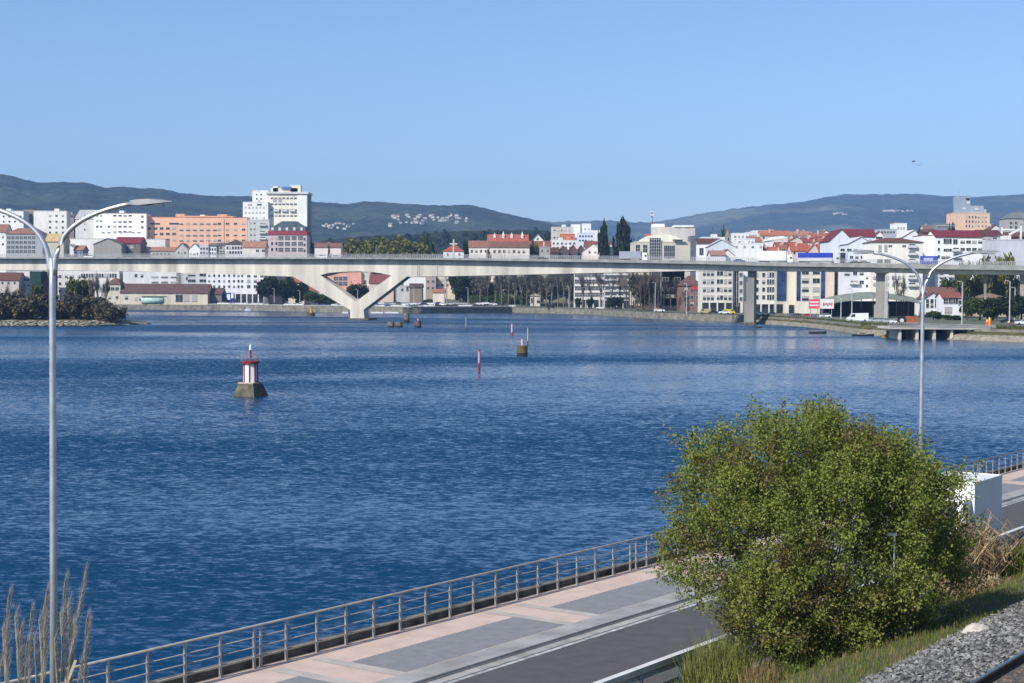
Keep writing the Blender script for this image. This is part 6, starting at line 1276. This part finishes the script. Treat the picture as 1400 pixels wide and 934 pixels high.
for px, D, c, k, lab, sc in ((901, 735, WH, 'car', 'white car on the shore road below the dense brown trees', 1.2), (964, 690, (180, 165, 120), 'van', 'beige van parked at the left end of the paired-window block', 1.0), (990, 672, WH, 'car', 'white car on the shore road left of the tall bridge pier', 1.15), (997, 680, (206, 190, 60), 'van', 'yellow van behind the white car left of the tall pier', 1.0), (1038, 640, WH, 'car', 'white car just right of the tall bridge pier', 1.1), (1105, 592, RED, 'car', 'red car below the red billboard', 1.0), (1088, 600, BLK, 'car', 'black car left of the red car', 1.0), (1118, 590, GRY, 'car', 'dark grey car right of the red car', 1.0), (1128, 588, WH, 'car', 'white car below the white billboard', 1.05),
                          (1172, 500, WH, 'van', 'big white van on the shore road below the market canopy', 1.35), (1197, 490, SIL, 'car', 'silver car right behind the big white van', 1.0), (1210, 488, SIL, 'car', 'silver car at the foot of the right bridge pier', 1.0), (1226, 470, WH, 'car', 'white car left of the brown machine by the right lamp', 1.0), (1398, 470, WH, 'car', 'white car at the right picture edge on the shore road', 1.0), (1376, 500, BLK, 'car', 'dark car by the right-edge lamp post', 1.0), (820, 850, WH, 'car', 'white car before the pale galleried block', 1.0), (845, 840, BLK, 'car', 'black car under the low dark clipped trees', 1.0), (752, 890, BLK, 'car', 'black car among the leafless poplars', 1.0), (700, 930, WH, 'car', 'white car at the right end of the park lawn', 1.0), (1054, 640, SIL, 'car', 'silver car below the slanted-window block', 1.0), (975, 690, BLK, 'car', 'black car beside the beige van at the shop fronts', 1.0)):
    car(((px - CX) / F * D, D, 3.1), math.pi if lab.startswith('big') else rng.choice([0, math.pi]), c, lab, k, 'vehicles on the near part of the shore road', sc)
mc = empty('wheel_loader', ((1238 - CX) / F * 455, 455, 3.1), 'brown and orange machine with a big round wheel beside the right lamp', 'machine')
MB().tube([(-1.2, -.3, 1.3), (-1.2, .3, 1.3)], 1.25, 18).build('wheel', TYRE, mc); MB().tube([(-1.2, -.34, 1.3), (-1.2, .34, 1.3)], .6, 14).build('rim', FRAME, mc); MB().box(.2, -1, .5, 3.6, 1, 2.6).build('body', mat('rust_orange', lin((166, 104, 66)), .8, .3, 1), mc); MB().box(-2.6, -.8, .4, .199, .8, .9).build('frame', mat('machine_brown', lin((110, 80, 72)), .8, .3, 1), mc)
# roadside figures in orange vests built as small drums, plus a dark barrel
for px, c, yt, lab in ((1353, (236, 150, 50), 434, 'figure in an orange vest on the shore road, built as a drum'), (1349.5, (210, 92, 70), 437, 'red figure left of the orange-vested one on the shore road, built as a drum'), (1379, (120, 60, 90), 439, 'dark purple barrel at the right-edge lamp post')):
    p = at(px, yt, 440); o = empty('roadside_drum', (p.x, 440, 3.05), lab, 'safety drum'); h = p.z - 3.05; MB().frustum(0, 0, 0, h * .7, .42, .36, 12).build('drum', mat('drum_%02x%02x%02x' % c, lin(c), .6, .1, 1), o); MB().frustum(0, 0, h * .7, h, .3, .22, 10).build('lamp', mat('drum_lamp_%02x' % c[0], lin((236, 200, 90)), .5, .1, 1), o)
# birds
for px, py, lab, t in ((1249, 221.3, 'dark bird in the sky over the right hills, left and higher of two', .3), (1256.5, 226, 'dark bird in the sky over the right hills, right and lower of two', 1.2)):
    p = at(px, py, 170); o = empty('bird', p, lab, 'bird', 'birds in flight', t); m = mat('bird_dark', (.05, .055, .065), .8, .2, 5)
    MB().tube([(-.22, 0, 0), (-.1, 0, 0), (.1, 0, .02), (.2, 0, .04), (.26, 0, .03)], [.01, .05, .05, .03, .008], 6).build('body', m, o)
    for s in (-1, 1): MB().add([(-.06, s * .03, .02), (.09, s * .03, .03), (.05, s * .24, .13), (-.04, s * .22, .13), (-.02, s * .45, .07)], [(0, 1, 2, 3), (3, 2, 4)]).build('wing', m, o)

# ------------------------------------------------------------------ wooded low ridge and hillside villages
hill('hills', [(380, 352), (410, 338), (440, 330), (470, 325), (520, 321), (560, 322), (600, 317), (640, 316), (680, 315), (720, 314), (745, 315), (770, 322), (800, 338), (830, 352)], 1650, 1900, 2200, 4, 3, mat('ridge_forest', (.018, .026, .014), .95, .3, .06, col2=(.008, .013, .008)), 5.5)
V = []
FP = []
for k in range(150):
    px = rng.uniform(415, 790); py = interp(px, [(415, 340), (440, 332), (470, 326), (520, 322), (600, 318), (720, 315), (770, 322), (790, 332)]); D = rng.uniform(1850, 1920); x = (px - CX) / F * D; zc = at(px, py, D).z - 4 + rng.uniform(-12, 1)
    h = rng.uniform(7, 12); n = 150; c = crown('round' if rng.random() < .6 else 'conifer', k + 50, n, .20); FP.append(c * np.array([h * .8, h * .8, h * 1.2]) + np.array([x, D - 8, zc - h * .55]))
stuff(link('forest', npmesh('forest', np.concatenate(FP), 4, LM['conifer'])))
bpy.context.view_layer.update()
hills_ = [o for o in S.objects if o.name.startswith('hills')]
HB = MB(); HB.box(-5, -4, -3, 5, 4, 5); HB.prism_y([(-5.6, 5.0), (5.6, 5.0), (0, 7.6)], -4.5, 4.5, 1); hm1 = HB.mesh('hillside_house', [wallmat((206, 204, 196)), roofmat((150, 112, 98))])
HB = MB(); HB.box(-8, -4, -3, 8, 4, 6); HB.prism_x([(-4.4, 6.0), (4.4, 6.0), (0, 8.4)], -8.5, 8.5, 1); hm2 = HB.mesh('hillside_house', [wallmat((196, 194, 186)), roofmat((140, 118, 108))])
VIL = [(px, rng.uniform(306, 311)) for px in (443, 446, 450, 452, 455, 459, 464, 470, 476, 484)] + [(px, rng.uniform(312, 315)) for px in (452, 462, 471)]
VIL += [(rng.uniform(533, 640), None) for k in range(52)]
RV = [(1142, 293), (1148, 292), (1155, 293.5), (1212, 289), (1218, 288.5), (1226, 289), (1236, 289.5), (1244, 289)]
def on_hill(px, py):
    d = ray(px, py).normalized(); best = None
    for h in hills_:
        ok, loc, nrm, idx = h.ray_cast(EYE, d)
        if ok and (best is None or loc.y < best.y): best = loc
    return best
for i, (px, py) in enumerate(VIL + RV):
    if py is None: py = 293 + rng.uniform(0, 17) * (.5 + .5 * rng.random()) + (abs(px - 590) / 45) * 2
    p = on_hill(px, py)
    if p is None: continue
    lab = 'tiny white house on the wooded hillside right of the yellow tower' if i < 13 else ('tiny white house in the hillside village above the olive willows and cross' if i < 65 else 'tiny pale house on the far blue hill at the right')
    o = link('hillside_house', hm1 if i % 2 else hm2, None, p, None, rng.uniform(-.6, .6)); tag(o, lab, 'house', ('houses on the left hillside', 'houses of the hillside village', 'houses on the far right hill')[0 if i < 13 else (1 if i < 65 else 2)])
    o.scale = (2.2, 1.5, 1.1) if i >= 65 else (.62, .62, .6 + .15 * (i % 3))

# ------------------------------------------------------------------ air
hz = MB(); hz.box(-7000, -120, -6, 7000, 11800, 830); ho = hz.build('haze', []); ho['kind'] = 'stuff'
hm = bpy.data.materials.new('haze'); hm.use_nodes = True; n = hm.node_tree; n.nodes.clear()
mo = n.nodes.new('ShaderNodeOutputMaterial'); pv_ = n.nodes.new('ShaderNodeVolumePrincipled'); pv_.inputs['Color'].default_value = (.33, .585, 1.0, 1); pv_.inputs['Density'].default_value = 8.0e-5
n.links.new(pv_.outputs[0], mo.inputs['Volume']); ho.data.materials.append(hm)
